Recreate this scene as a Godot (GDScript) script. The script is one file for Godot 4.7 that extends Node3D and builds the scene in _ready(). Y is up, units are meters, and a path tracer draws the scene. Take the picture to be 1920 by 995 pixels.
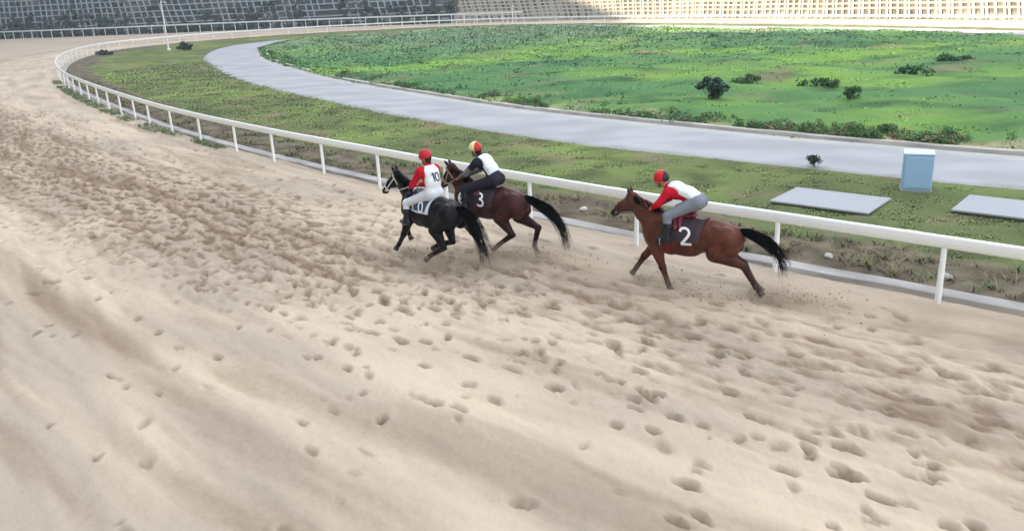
extends Node3D
# A bend of a sand horse-racing track: three ridden horses along a white running rail, grass and a pale path inside the bend,
# a concrete lattice retaining wall round the far side. Units are metres, y is up.

var rng := RandomNumberGenerator.new()
var taken := {}
var M := {}
var N1 := FastNoiseLite.new()
var N2 := FastNoiseLite.new()
var N3 := FastNoiseLite.new()
var N4 := FastNoiseLite.new()
var cR: PackedVector2Array   # running rail, aligned samples
var cN: PackedVector2Array   # near edge of the path
var cF: PackedVector2Array   # far edge of the path
var cS: PackedVector2Array   # middle of the field
var rP: PackedVector2Array   # running rail by arc length
var rT: PackedVector2Array
var rU: PackedFloat32Array


func _ready() -> void:
	rng.seed = 7
	# ---- camera, sky, sun, exposure
	var cam := Camera3D.new()
	cam.name = "camera"
	cam.fov = 35.53
	cam.near = 0.1
	cam.far = 3000.0
	cam.basis = Basis(Vector3.RIGHT, deg_to_rad(-18.25)) * Basis(Vector3.BACK, deg_to_rad(-2.63))
	cam.position = Vector3(0, 5.05, 0)
	add_child(cam)
	cam.current = true
	var env := Environment.new()
	env.background_mode = Environment.BG_SKY
	var sm := ProceduralSkyMaterial.new()
	sm.sky_top_color = Color(0.77, 0.79, 0.84)
	sm.sky_horizon_color = Color(0.92, 0.915, 0.91)
	sm.sky_curve = 0.25
	sm.sky_energy_multiplier = 1.0
	sm.ground_bottom_color = Color(0.5, 0.48, 0.45)
	sm.ground_horizon_color = Color(0.7, 0.7, 0.7)
	var sky := Sky.new()
	sky.sky_material = sm
	env.sky = sky
	env.tonemap_mode = Environment.TONE_MAPPER_LINEAR
	env.tonemap_exposure = 3.1
	env.sdfgi_enabled = true
	env.ssao_enabled = true
	env.ssil_enabled = true
	env.volumetric_fog_enabled = true
	env.volumetric_fog_density = 0.0
	env.fog_enabled = true
	env.fog_density = 0.0007
	env.fog_light_color = Color(0.80, 0.86, 0.90)
	var we := WorldEnvironment.new()
	we.name = "environment"
	we.environment = env
	add_child(we)
	var sun := DirectionalLight3D.new()
	sun.name = "sun"
	sun.light_energy = 1.6
	sun.light_color = Color(1.0, 0.94, 0.84)
	sun.light_angular_distance = 0.5
	sun.shadow_enabled = true
	sun.look_at_from_position(Vector3.ZERO, Vector3(1.0, -0.50, -0.12), Vector3.UP)
	add_child(sun)
	# ---- setting
	noises()
	materials()
	curves()
	build_sand()
	build_infield()
	build_hill()
	build_wall()
	build_outer_rail()
	build_inner_rail()
	build_grass()
	build_far_furniture()
	build_slabs_and_cabinet()
	build_bushes_and_stones()
	# ---- horses and riders
	build_racers()
	build_dust()


# ------------------------------------------------------------------ helpers
func noises() -> void:
	for a in [[N1, 11, 1.0, 4], [N2, 23, 1.0, 3], [N3, 37, 1.0, 2], [N4, 51, 1.0, 5]]:
		var n: FastNoiseLite = a[0]
		n.noise_type = FastNoiseLite.TYPE_SIMPLEX_SMOOTH
		n.seed = a[1]
		n.frequency = a[2]
		n.fractal_type = FastNoiseLite.FRACTAL_FBM
		n.fractal_octaves = a[3]


func numbered(called: String) -> String:
	var k: int = taken.get(called, 0)
	taken[called] = k + 1
	return called if k == 0 else "%s_%03d" % [called, k]


func thing(called: String, label: String, category: String, group := "") -> Node3D:
	var o := Node3D.new()
	o.name = numbered(called)
	add_child(o, true)
	tag(o, label, category, group)
	return o


func tag(o: Node3D, label: String, category: String, group := "") -> void:
	o.set_meta("label", label)
	o.set_meta("category", category)
	if group:
		o.set_meta("group", group)


func part(called: String, mesh: Mesh, mat: Material, parent: Node) -> MeshInstance3D:
	var o := MeshInstance3D.new()
	var k := 0
	var nm := called
	if parent == self:
		nm = numbered(called)
	else:
		k = parent.get_meta("n_" + called, 0)
		parent.set_meta("n_" + called, k + 1)
		nm = called if k == 0 else "%s_%03d" % [called, k]
	o.name = nm
	o.mesh = mesh
	o.material_override = mat
	parent.add_child(o, true)
	return o


func struct(called: String, mesh: Mesh, mat: Material, label: String, category: String) -> MeshInstance3D:
	var o := part(called, mesh, mat, self)
	o.set_meta("kind", "structure")
	o.set_meta("label", label)
	o.set_meta("category", category)
	return o


func noise_tex(freq: float, oct: int, size: int, normal := false, bump := 4.0, sd := 1) -> NoiseTexture2D:
	var n := FastNoiseLite.new()
	n.seed = sd
	n.frequency = freq
	n.fractal_octaves = oct
	var t := NoiseTexture2D.new()
	t.width = size
	t.height = size
	t.seamless = true
	t.noise = n
	if normal:
		t.as_normal_map = true
		t.bump_strength = bump
	return t


func vmat(rough: float, spec := 0.5) -> StandardMaterial3D:
	var m := StandardMaterial3D.new()
	m.vertex_color_use_as_albedo = true
	m.roughness = rough
	m.metallic_specular = spec
	return m


func cmat(lin: Color, rough: float, spec := 0.5) -> StandardMaterial3D:
	var m := StandardMaterial3D.new()
	m.albedo_color = lin.linear_to_srgb()
	m.roughness = rough
	m.metallic_specular = spec
	return m


func materials() -> void:
	var fine := noise_tex(0.03, 4, 512, true, 5.0, 3)
	var m := vmat(0.95, 0.3)
	m.normal_enabled = true
	m.normal_texture = fine
	m.normal_scale = 0.55
	m.uv1_triplanar = true
	m.uv1_world_triplanar = true
	m.uv1_scale = Vector3(0.7, 0.7, 0.7)
	M.sand = m
	var g := vmat(1.0, 0.2)
	g.normal_enabled = true
	g.normal_texture = fine
	g.normal_scale = 0.8
	g.uv1_triplanar = true
	g.uv1_world_triplanar = true
	g.uv1_scale = Vector3(0.5, 0.5, 0.5)
	M.soil = g
	M.leaf = vmat(0.8, 0.3)
	M.leaf.backlight_enabled = true
	M.leaf.backlight = Color(0.12, 0.16, 0.05)
	M.stem = cmat(Color(0.09, 0.065, 0.04), 0.95)
	var c := vmat(0.85, 0.35)
	c.normal_enabled = true
	c.normal_texture = noise_tex(0.05, 5, 512, true, 3.0, 9)
	c.normal_scale = 0.35
	c.uv1_triplanar = true
	c.uv1_world_triplanar = true
	c.uv1_scale = Vector3(0.9, 0.9, 0.9)
	M.concrete = c
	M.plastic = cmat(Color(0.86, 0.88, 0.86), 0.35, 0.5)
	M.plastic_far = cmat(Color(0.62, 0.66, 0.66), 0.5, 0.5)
	M.pole = cmat(Color(0.78, 0.78, 0.76), 0.4)
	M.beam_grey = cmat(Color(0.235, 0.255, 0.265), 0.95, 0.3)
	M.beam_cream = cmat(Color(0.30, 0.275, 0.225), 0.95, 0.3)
	M.metal = cmat(Color(0.55, 0.55, 0.55), 0.3)
	M.metal.metallic = 0.9
	M.leather = cmat(Color(0.025, 0.018, 0.015), 0.5)
	M.white_strap = cmat(Color(0.66, 0.64, 0.58), 0.6)
	M.tan_strap = cmat(Color(0.40, 0.30, 0.22), 0.6)
	M.eye = cmat(Color(0.01, 0.008, 0.006), 0.08)
	M.hoof = cmat(Color(0.06, 0.045, 0.035), 0.6)
	M.ink_white = cmat(Color(0.85, 0.85, 0.85), 0.8)
	M.ink_dark = cmat(Color(0.02, 0.022, 0.03), 0.8)
	M.skin = vmat(0.6, 0.4)
	var cloth := vmat(0.9, 0.2)
	cloth.normal_enabled = true
	cloth.normal_texture = noise_tex(0.02, 3, 256, true, 6.0, 5)
	cloth.normal_scale = 1.0
	cloth.uv1_triplanar = true
	cloth.uv1_scale = Vector3(3, 3, 3)
	M.cloth = cloth
	M.helmet = vmat(0.4, 0.4)


func smooth_curve(pts: Array, sub: int) -> PackedVector2Array:
	var out := PackedVector2Array()
	var n := pts.size()
	for i in n - 1:
		var p0: Vector2 = pts[maxi(i - 1, 0)]
		var p1: Vector2 = pts[i]
		var p2: Vector2 = pts[i + 1]
		var p3: Vector2 = pts[mini(i + 2, n - 1)]
		for k in sub:
			out.append(p1.cubic_interpolate(p2, p0, p3, float(k) / sub))
	out.append(pts[n - 1])
	return out


func curve3(pts: Array, sub: int) -> PackedVector3Array:
	var out := PackedVector3Array()
	var n := pts.size()
	for i in n - 1:
		var p0: Vector3 = pts[maxi(i - 1, 0)]
		var p1: Vector3 = pts[i]
		var p2: Vector3 = pts[i + 1]
		var p3: Vector3 = pts[mini(i + 2, n - 1)]
		for k in sub:
			out.append(p1.cubic_interpolate(p2, p0, p3, float(k) / sub))
	out.append(pts[n - 1])
	return out


func resample(c: PackedVector2Array, step: float) -> PackedVector2Array:
	var out := PackedVector2Array([c[0]])
	var left := step
	for i in c.size() - 1:
		var a := c[i]
		var l := a.distance_to(c[i + 1])
		var at := 0.0
		while l - at >= left:
			at += left
			out.append(a.lerp(c[i + 1], at / l))
			left = step
		left -= l - at
	return out


func curves() -> void:
	var r := [Vector2(70, 46), Vector2(32, 11), Vector2(14, -5.6), Vector2(6.74, -12.36), Vector2(4.7, -14.25), Vector2(2.6, -16.2), Vector2(-0.5, -19.4), Vector2(-3.62, -22.8), Vector2(-7.74, -27.4), Vector2(-11.9, -32.4), Vector2(-16.16, -38), Vector2(-23, -47.8), Vector2(-29.5, -57.7), Vector2(-35.1, -67.3), Vector2(-40.2, -77.2), Vector2(-45.2, -88.5), Vector2(-49, -99.8), Vector2(-51.5, -112), Vector2(-49.5, -123), Vector2(-43, -134), Vector2(-30, -142), Vector2(-12, -144), Vector2(3, -138), Vector2(20, -122), Vector2(33, -102), Vector2(41, -86), Vector2(52, -62), Vector2(75, -15), Vector2(105, 45)]
	var n := [Vector2(80, 37), Vector2(41, 5), Vector2(20, -12.9), Vector2(12.2, -19), Vector2(9.5, -21.3), Vector2(6.9, -23.7), Vector2(2.7, -27.5), Vector2(-1, -31.9), Vector2(-6.1, -38.8), Vector2(-10, -44.9), Vector2(-13.6, -50.5), Vector2(-19, -60), Vector2(-24.2, -71.2), Vector2(-28.9, -82.4), Vector2(-32.3, -93), Vector2(-34.6, -103), Vector2(-35, -110.5), Vector2(-33.5, -117), Vector2(-30.5, -122), Vector2(-25, -127), Vector2(-15, -132), Vector2(0, -134), Vector2(12, -124.5), Vector2(22.5, -111), Vector2(32, -95), Vector2(40, -82), Vector2(49, -60), Vector2(72, -13), Vector2(102, 47)]
	var f := [Vector2(86, 32), Vector2(45, 1.5), Vector2(23, -15.2), Vector2(14.4, -22.7), Vector2(12.1, -24.8), Vector2(8.9, -27.9), Vector2(4.5, -32.8), Vector2(0.6, -37.5), Vector2(-4.1, -44.7), Vector2(-8.3, -51.5), Vector2(-12.3, -58.7), Vector2(-16.6, -68), Vector2(-21, -77.8), Vector2(-24, -87), Vector2(-26.3, -96), Vector2(-27.6, -105), Vector2(-27.8, -111.5), Vector2(-26.8, -116.5), Vector2(-24, -121), Vector2(-19, -125), Vector2(-11, -128.5), Vector2(2, -129.5), Vector2(11.5, -118.5), Vector2(18.5, -107.5), Vector2(27, -93), Vector2(35, -80.5), Vector2(43, -60), Vector2(66, -12), Vector2(96, 46)]
	var s := []
	for i in 29:
		s.append((f[i] + f[28 - i]) * 0.5)
	cR = smooth_curve(r, 24)
	cN = smooth_curve(n, 24)
	cF = smooth_curve(f, 24)
	cS = smooth_curve(s, 24)
	rP = resample(cR, 0.25)
	var raw := PackedVector2Array()
	for i in rP.size():
		raw.append((rP[mini(i + 1, rP.size() - 1)] - rP[maxi(i - 1, 0)]).normalized())
	var acc := PackedVector2Array([Vector2.ZERO])
	for i in raw.size():
		acc.append(acc[i] + raw[i])
	for i in raw.size():
		var a := maxi(i - 24, 0)
		var b := mini(i + 25, raw.size())
		rT.append(((acc[b] - acc[a]) / (b - a)).normalized())
	var best := 0
	for i in rP.size():
		if rP[i].distance_squared_to(Vector2(2.6, -16.2)) < rP[best].distance_squared_to(Vector2(2.6, -16.2)):
			best = i
	for i in rP.size():
		rU.append((i - best) * 0.25)


func rail_at(u: float, off: float) -> Vector2:   # off > 0: towards the track (outwards), off < 0: towards the field
	var x := clampf((u - rU[0]) / 0.25, 0.0, rP.size() - 1.001)
	var i := int(x)
	var t := rT[i].lerp(rT[i + 1], x - i)
	return rP[i].lerp(rP[i + 1], x - i) + Vector2(t.y, -t.x) * off


func grid_mesh(P: PackedVector3Array, C: PackedColorArray, nu: int, nv: int, flip := false) -> ArrayMesh:
	var nrm := PackedVector3Array()
	nrm.resize(nu * nv)
	for i in nu:
		var a := maxi(i - 1, 0) * nv
		var b := mini(i + 1, nu - 1) * nv
		var at := i * nv
		for j in nv:
			var d := (P[b + j] - P[a + j]).cross(P[at + mini(j + 1, nv - 1)] - P[at + maxi(j - 1, 0)])
			nrm[at + j] = -d.normalized() if flip else d.normalized()
	var idx := PackedInt32Array()
	idx.resize((nu - 1) * (nv - 1) * 6)
	var w := 0
	for i in nu - 1:
		for j in nv - 1:
			var q := i * nv + j
			var k := [q, q + nv, q + 1, q + 1, q + nv, q + nv + 1] if flip else [q, q + 1, q + nv, q + 1, q + nv + 1, q + nv]
			for e in 6:
				idx[w + e] = k[e]
			w += 6
	var arr := []
	arr.resize(Mesh.ARRAY_MAX)
	arr[Mesh.ARRAY_VERTEX] = P
	arr[Mesh.ARRAY_NORMAL] = nrm
	if C.size():
		arr[Mesh.ARRAY_COLOR] = C
	arr[Mesh.ARRAY_INDEX] = idx
	var m := ArrayMesh.new()
	m.add_surface_from_arrays(Mesh.PRIMITIVE_TRIANGLES, arr)
	return m


func mixc(a: Color, b: Color, t: float) -> Color:
	return a.lerp(b, clampf(t, 0.0, 1.0))


func sstep(a: float, b: float, x: float) -> float:
	return smoothstep(a, b, x)


# ------------------------------------------------------------------ sand track
func build_sand() -> void:
	var us := PackedFloat32Array()
	var x := -9.5
	while x < 13.0:
		us.append(x)
		x += 0.06
	var st := 0.06
	while x < rU[rU.size() - 1] - 1.0:
		us.append(x)
		st = minf(st * 1.02, 2.0)
		x += st
	var pre := []
	x = -9.5
	st = 0.06
	while x > rU[0] + 1.0:
		st = minf(st * 1.12, 4.0)
		x -= st
		pre.push_front(x)
	us = PackedFloat32Array(pre) + us
	var vs := PackedFloat32Array()
	x = -0.5
	while x < 12.5:
		vs.append(x)
		x += 0.055
	st = 0.055
	while x < 130.0:
		vs.append(x)
		st *= 1.10
		x += st
	var nu := us.size()
	var nv := vs.size()
	var H := PackedFloat32Array()
	H.resize(nu * nv)
	var W := PackedFloat32Array()   # how freshly turned and damp
	W.resize(nu * nv)
	var P := PackedVector3Array()
	P.resize(nu * nv)
	var C := PackedColorArray()
	C.resize(nu * nv)
	for i in nu:
		var u := us[i]
		var p0 := rail_at(u, 0.0)
		var d := rail_at(u, 1.0) - p0
		for j in nv:
			var v := vs[j]
			var q := p0 + d * v
			P[i * nv + j] = Vector3(q.x, 0, q.y)
			# furrows and drag marks along the running line, then trampled clods near the rail
			var far := 1.0 / (1.0 + absf(u) * 0.01)
			var wob := 0.5 * N2.get_noise_2d(u * 0.07, v * 0.2)
			var band := exp(-pow((v - 4.3 - 0.05 * u + wob) / 2.3, 2.0)) * sstep(-1.0, 9.0, u)
			var band2 := exp(-pow((v - 3.2 + wob) / 1.7, 2.0)) * sstep(4.0, -3.0, u)
			var drag := N1.get_noise_2d(u * 0.22, (v + wob) * 1.9)
			var drag2 := N2.get_noise_2d(u * 0.09 + 60.0, (v + wob) * 0.8)
			var clod := N1.get_noise_2d(u * 1.3 + 40.0, v * 3.0)
			var h := 0.06 * N2.get_noise_2d(u * 0.10, v * 0.55) + 0.016 * N1.get_noise_2d(u * 0.8, v * 1.6) * far
			h += 0.035 * drag + 0.012 * N3.get_noise_2d(u * 1.6, v * 5.0) * far
			h += (0.09 * band + 0.055 * band2 + 0.008) * clod
			# a pressed wheel line and its low ridge
			h -= 0.03 * exp(-pow((v - 9.3 + 0.12 * sin(u * 0.4)) / 0.30, 2.0)) * sstep(20.0, 8.0, u)
			h += 0.03 * exp(-pow((v - 9.95 + 0.12 * sin(u * 0.4)) / 0.28, 2.0)) * sstep(20.0, 8.0, u)
			h += 0.05 * exp(-pow((v - 0.35) / 0.35, 2.0)) * (0.5 + N1.get_noise_2d(u * 0.7, 3.0))
			H[i * nv + j] = h
			var wet := 0.38 * sstep(0.05, 0.55, drag2) + 0.30 * sstep(0.1, 0.5, -drag) * (0.4 + band + band2)
			wet += band * (0.38 + 1.2 * sstep(0.0, 0.35, -clod)) + band2 * (0.18 + 0.6 * sstep(0.0, 0.5, -clod))
			wet += 0.30 * exp(-pow((v - 9.3 + 0.12 * sin(u * 0.4)) / 0.35, 2.0)) * sstep(20.0, 8.0, u)
			W[i * nv + j] = minf(wet, 0.95) * (1.0 - 0.5 * sstep(25.0, 60.0, u))
	# hoof prints
	for k in 3600:
		var u := rng.randf_range(-9.5, 40.0) if k < 2600 else rng.randf_range(0.0, 30.0)
		var v := rng.randf_range(0.6, 12.5) if k < 1500 else clampf(rng.randfn(4.4, 2.0), 0.7, 12.0)
		if k >= 2600:
			v = clampf(rng.randfn(4.6 + 0.05 * u, 1.5), 0.8, 9.0)
		if v > 7.5 and rng.randf() < 0.6:
			continue
		if u > 13.0 and rng.randf() < 0.4:
			continue
		stamp(us, vs, nv, H, W, u, v, rng.randf_range(0.06, 0.21), rng.randf_range(0.035, 0.075), rng.randf_range(0.015, 0.085) if rng.randf() < 0.8 else rng.randf_range(0.06, 0.10), rng.randfn(-0.2, 0.3))
	var pale := Color(0.575, 0.47, 0.35)
	var grey := Color(0.43, 0.355, 0.275)
	var damp := Color(0.20, 0.137, 0.085)
	for i in nu:
		var u := us[i]
		for j in nv:
			var e := i * nv + j
			var v := vs[j]
			var p := P[e]
			p.y = H[e]
			P[e] = p
			var c := mixc(pale, grey, 0.45 + 1.3 * N2.get_noise_2d(u * 0.12 + 9.0, v * 0.5) + 0.45 * sstep(7.5, 11.5, v))
			c = mixc(c, damp, W[e] + 0.10 * N3.get_noise_2d(p.x * 7.0, p.z * 7.0))
			if v < 0.6:
				c = mixc(c, grey * 0.8, (0.6 - v) * 0.8)
			C[e] = c
	struct("sand_track", grid_mesh(P, C, nu, nv), M.sand, "pale sand racing track pocked with hoof prints", "track")
	# earth far below and around everything
	var pl := PlaneMesh.new()
	pl.size = Vector2(3000, 3000)
	var o := struct("ground", pl, cmat(Color(0.25, 0.22, 0.16), 1.0, 0.2), "bare earth beyond the racecourse", "ground")
	o.position = Vector3(0, -0.6, 0)


func stamp(us: PackedFloat32Array, vs: PackedFloat32Array, nv: int, H: PackedFloat32Array, W: PackedFloat32Array, u: float, v: float, ru: float, rv: float, depth: float, turn: float) -> void:
	var big := maxf(ru, rv) * 1.9
	var ca := cos(turn)
	var sa := sin(turn)
	for i in range(us.bsearch(u - big), us.bsearch(u + big)):
		for j in range(vs.bsearch(v - big), vs.bsearch(v + big)):
			var du := us[i] - u
			var dv := vs[j] - v
			var a := (du * ca + dv * sa) / ru
			var b := (dv * ca - du * sa) / rv
			var q := (a * a + b * b) * (1.0 + 0.5 * N1.get_noise_2d(us[i] * 3.0, vs[j] * 3.0))
			var e := i * nv + j
			if q < 1.0:
				H[e] -= depth * (1.0 - q * q)
				W[e] = maxf(W[e], minf(1.0, 0.25 + depth * 8.0) * (1.0 - q * q))
			elif q < 3.4:
				var t := (sqrt(q) - 1.0) / 0.84
				H[e] += depth * 0.22 * 4.0 * t * (1.0 - t) * (1.0 if a < 0.0 else 0.3)


# ------------------------------------------------------------------ verge, grass strip, path, field
func aligned(i: int) -> Vector2:
	return cR[i]


func inward(i: int) -> Vector2:
	var t := (cR[mini(i + 4, cR.size() - 1)] - cR[maxi(i - 4, 0)]).normalized()
	return Vector2(-t.y, t.x)


func grass_color(x: float, z: float) -> Color:
	var a := N1.get_noise_2d(x * 0.10, z * 0.10)
	var b := N2.get_noise_2d(x * 0.45 + 30.0, z * 0.45)
	var c := Color(0.085, 0.135, 0.042)
	c = mixc(c, Color(0.125, 0.205, 0.05), 0.4 + 1.6 * a)
	c = mixc(c, Color(0.055, 0.085, 0.030), 0.1 + 1.3 * b)
	c = mixc(c, Color(0.16, 0.14, 0.085), -0.35 + 1.5 * N3.get_noise_2d(x * 0.3, z * 0.3 + 70.0))
	return Color(c.r * 1.50, c.g * 1.17, c.b * 1.5)


func field_color(x: float, z: float) -> Color:
	var a := N1.get_noise_2d(x * 0.035 + 5.0, z * 0.06)
	var b := N2.get_noise_2d(x * 0.16 + 30.0, z * 0.22)
	var c := Color(0.058, 0.17, 0.058)
	c = mixc(c, Color(0.115, 0.27, 0.05), 0.25 + 2.0 * a)
	c = mixc(c, Color(0.03, 0.095, 0.04), 0.05 + 1.5 * b)
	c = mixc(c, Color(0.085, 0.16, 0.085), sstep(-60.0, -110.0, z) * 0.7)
	c = mixc(c, Color(0.17, 0.16, 0.09), -0.55 + 1.6 * N3.get_noise_2d(x * 0.12, z * 0.2 + 70.0))
	return Color(c.r * 1.58, c.g * 1.16, c.b * 1.32)


func build_infield() -> void:
	var n := cR.size()
	# verge and grass strip
	var nv := 46
	var P := PackedVector3Array()
	var C := PackedColorArray()
	for i in n:
		var a := cR[i] + inward(i) * 0.60
		var b := cN[i] + (cN[i] - cR[i]).normalized() * 0.10
		var l := a.distance_to(b)
		for j in nv:
			var t := pow(float(j) / (nv - 1), 1.6)
			var q := a.lerp(b, t)
			var d := t * l
			var edge := 1.9 + 1.3 * N1.get_noise_2d(q.x * 0.18, q.y * 0.18) + 0.9 * sstep(-1.0, -10.0, q.x)
			var soil := 1.0 - sstep(edge - 0.5, edge + 0.5, d)
			var h := 0.05 + 0.07 * N2.get_noise_2d(q.x * 0.8, q.y * 0.8) * sstep(0.0, 0.6, d) * sstep(0.0, 0.8, l - d)
			h += soil * sstep(0.0, 0.4, d) * (0.10 * maxf(0.0, N1.get_noise_2d(q.x * 1.7, q.y * 1.7)) + 0.05)
			P.append(Vector3(q.x, h, q.y))
			var sc := mixc(Color(0.115, 0.092, 0.068), Color(0.20, 0.165, 0.12), 0.5 + 1.5 * N2.get_noise_2d(q.x * 1.1, q.y * 1.1))
			sc = mixc(sc, Color(0.085, 0.07, 0.05), 1.6 * N1.get_noise_2d(q.x * 0.9 + 11.0, q.y * 0.9) - 0.1)
			C.append(mixc(grass_color(q.x, q.y), sc, soil * 0.95))
	struct("grass_strip", grid_mesh(P, C, n, nv, true), M.soil, "rough grass and bare earth between white rail and pale path", "grass")
	# path
	P = PackedVector3Array()
	C = PackedColorArray()
	nv = 26
	for i in n:
		for j in nv:
			var t := float(j) / (nv - 1)
			var q := cN[i].lerp(cF[i], t)
			var wob := 0.22 * N1.get_noise_2d(q.x * 0.7, q.y * 0.7) + 0.15 * N2.get_noise_2d(q.x * 0.2, q.y * 0.2)
			P.append(Vector3(q.x, 0.085 + 0.012 * N2.get_noise_2d(q.x * 0.3, q.y * 0.3) - 0.10 * (1.0 - sstep(0.0, 0.06, t + 0.08 * wob)), q.y))
			var c := mixc(Color(0.39, 0.40, 0.41), Color(0.325, 0.332, 0.338), 0.5 + 1.4 * N2.get_noise_2d(q.x * 0.25, q.y * 0.4))
			c = mixc(c, Color(0.52, 0.50, 0.46), sstep(0.80, 1.0, t + 0.3 * wob) * 0.7)
			c = mixc(c, Color(0.26, 0.255, 0.23), (1.0 - sstep(0.0, 0.10, t + 0.3 * wob)) * 0.7)
			C.append(c)
	struct("path", grid_mesh(P, C, n, nv, true), M.concrete, "pale bluish concrete path curving round the green field", "path")
	# kerb between path and field, and the low kerb behind the running rail
	struct("path_kerb", ribbon(offset_curve(cF, -0.13), 0.26, 0.21, 0.0, Color(0.46, 0.44, 0.39)), M.concrete, "low pale kerb along the field side of the path", "kerb")
	var kc := PackedVector2Array()
	for i in n:
		kc.append(cR[i] + inward(i) * 0.46)
	struct("rail_kerb", ribbon(kc, 0.36, 0.075, 0.0, Color(0.37, 0.355, 0.335)), M.concrete, "grey concrete kerb along the foot of the white rail", "kerb")
	# field
	P = PackedVector3Array()
	C = PackedColorArray()
	nv = 80
	for i in n:
		var tn := (cF[i] - cN[i]).normalized()
		var a := cF[i] + tn * 0.24
		var l := a.distance_to(cS[i])
		for j in nv:
			var t := pow(float(j) / (nv - 1), 1.7)
			var q := a.lerp(cS[i], t)
			var d := t * l
			var rub := 1.0 - sstep(0.5, 2.2, d + 1.6 * N1.get_noise_2d(q.x * 0.25, q.y * 0.25))
			P.append(Vector3(q.x, 0.12 + sstep(0.0, 2.0, d) * (0.10 + 0.28 * N2.get_noise_2d(q.x * 0.12, q.y * 0.12) + 0.10 * N1.get_noise_2d(q.x * 0.5, q.y * 0.5)), q.y))
			var c := field_color(q.x, q.y)
			C.append(mixc(c, mixc(Color(0.42, 0.34, 0.22), Color(0.14, 0.13, 0.065), 0.3 + 1.6 * N2.get_noise_2d(q.x * 0.6, q.y * 0.6)), rub * 0.8))
	struct("field", grid_mesh(P, C, n, nv, true), M.soil, "bright green uneven grass field inside the bend", "field")


func offset_curve(c: PackedVector2Array, off: float) -> PackedVector2Array:
	var out := PackedVector2Array()
	for i in c.size():
		var t := (c[mini(i + 2, c.size() - 1)] - c[maxi(i - 2, 0)]).normalized()
		out.append(c[i] + Vector2(t.y, -t.x) * off)
	return out


func ribbon(c: PackedVector2Array, wide: float, top: float, bottom: float, col: Color) -> ArrayMesh:   # a kerb with chamfered edges
	var prof := [Vector2(-wide / 2, bottom - 0.2), Vector2(-wide / 2, top - 0.025), Vector2(-wide / 2 + 0.02, top), Vector2(wide / 2 - 0.02, top), Vector2(wide / 2, top - 0.025), Vector2(wide / 2, bottom - 0.2)]
	var P := PackedVector3Array()
	var C := PackedColorArray()
	for i in c.size():
		var t := (c[mini(i + 1, c.size() - 1)] - c[maxi(i - 1, 0)]).normalized()
		var s := Vector2(t.y, -t.x)
		for k in prof.size():
			var q: Vector2 = c[i] + s * prof[k].x
			var w := N2.get_noise_2d(q.x * 0.6, q.y * 0.6 + k)
			P.append(Vector3(q.x, prof[k].y + 0.02 * N1.get_noise_2d(q.x * 0.3, q.y * 0.3), q.y))
			C.append(col * (0.95 + 0.5 * w))
	return grid_mesh(P, C, c.size(), prof.size(), true)


# ------------------------------------------------------------------ hill and lattice wall
func wall_curve() -> PackedVector2Array:
	return resample(smooth_curve([Vector2(-150, -205), Vector2(-128, -198), Vector2(-104, -191), Vector2(-80, -184), Vector2(-58, -180), Vector2(-34, -172), Vector2(-13, -163), Vector2(3, -155), Vector2(17, -146), Vector2(28, -134), Vector2(37, -120), Vector2(46, -104), Vector2(55, -87), Vector2(64, -69), Vector2(78, -42), Vector2(98, -5)], 12), 0.5)


func build_hill() -> void:
	var base := smooth_curve([Vector2(0, 110), Vector2(-34, 60), Vector2(-60, 0), Vector2(-82, -60), Vector2(-104, -115), Vector2(-140, -170), Vector2(-150, -205), Vector2(-128, -208), Vector2(-104, -201), Vector2(-80, -194), Vector2(-58, -190), Vector2(-34, -182), Vector2(-13, -173), Vector2(7, -163), Vector2(22, -154), Vector2(37, -139), Vector2(46, -124), Vector2(55, -108), Vector2(64, -91), Vector2(75, -71), Vector2(88, -46), Vector2(108, -9)], 8)
	var P := PackedVector3Array()
	var C := PackedColorArray()
	var nv := 18
	var n := base.size()
	for i in n:
		var t := (base[mini(i + 6, n - 1)] - base[maxi(i - 6, 0)]).normalized()
		var out := Vector2(t.y, -t.x)
		if out.dot(base[i] - Vector2(-10, -80)) < 0.0:
			out = -out
		out = (out + (base[i] - Vector2(-10, -80)).normalized() * 1.2).normalized()
		var k := float(i) / (n - 1)
		var foot := 7.5 * sstep(0.27, 0.32, k)
		var high := lerpf(96.0, 18.0, sstep(0.42, 0.62, k))
		high -= 13.0 * exp(-pow((k - 0.165) / 0.028, 2.0))
		for j in nv:
			var s := float(j) / (nv - 1)
			var q := base[i] + out * (s * 75.0 if high > 40.0 else s * 50.0)
			var h := foot + (high - foot) * sin(minf(s * 1.25, 1.0) * PI / 2) + sstep(0.0, 0.2, s) * 5.0 * N2.get_noise_2d(q.x * 0.02, q.y * 0.02)
			if j == 0:
				h -= 1.5
			P.append(Vector3(q.x, h, q.y))
			C.append(mixc(Color(0.045, 0.075, 0.03), Color(0.10, 0.12, 0.05), 0.5 + N1.get_noise_2d(q.x * 0.06, q.y * 0.06)))
	struct("hill", grid_mesh(P, C, n, nv), M.soil, "green hillside rising behind the lattice retaining wall", "hill")


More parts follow.
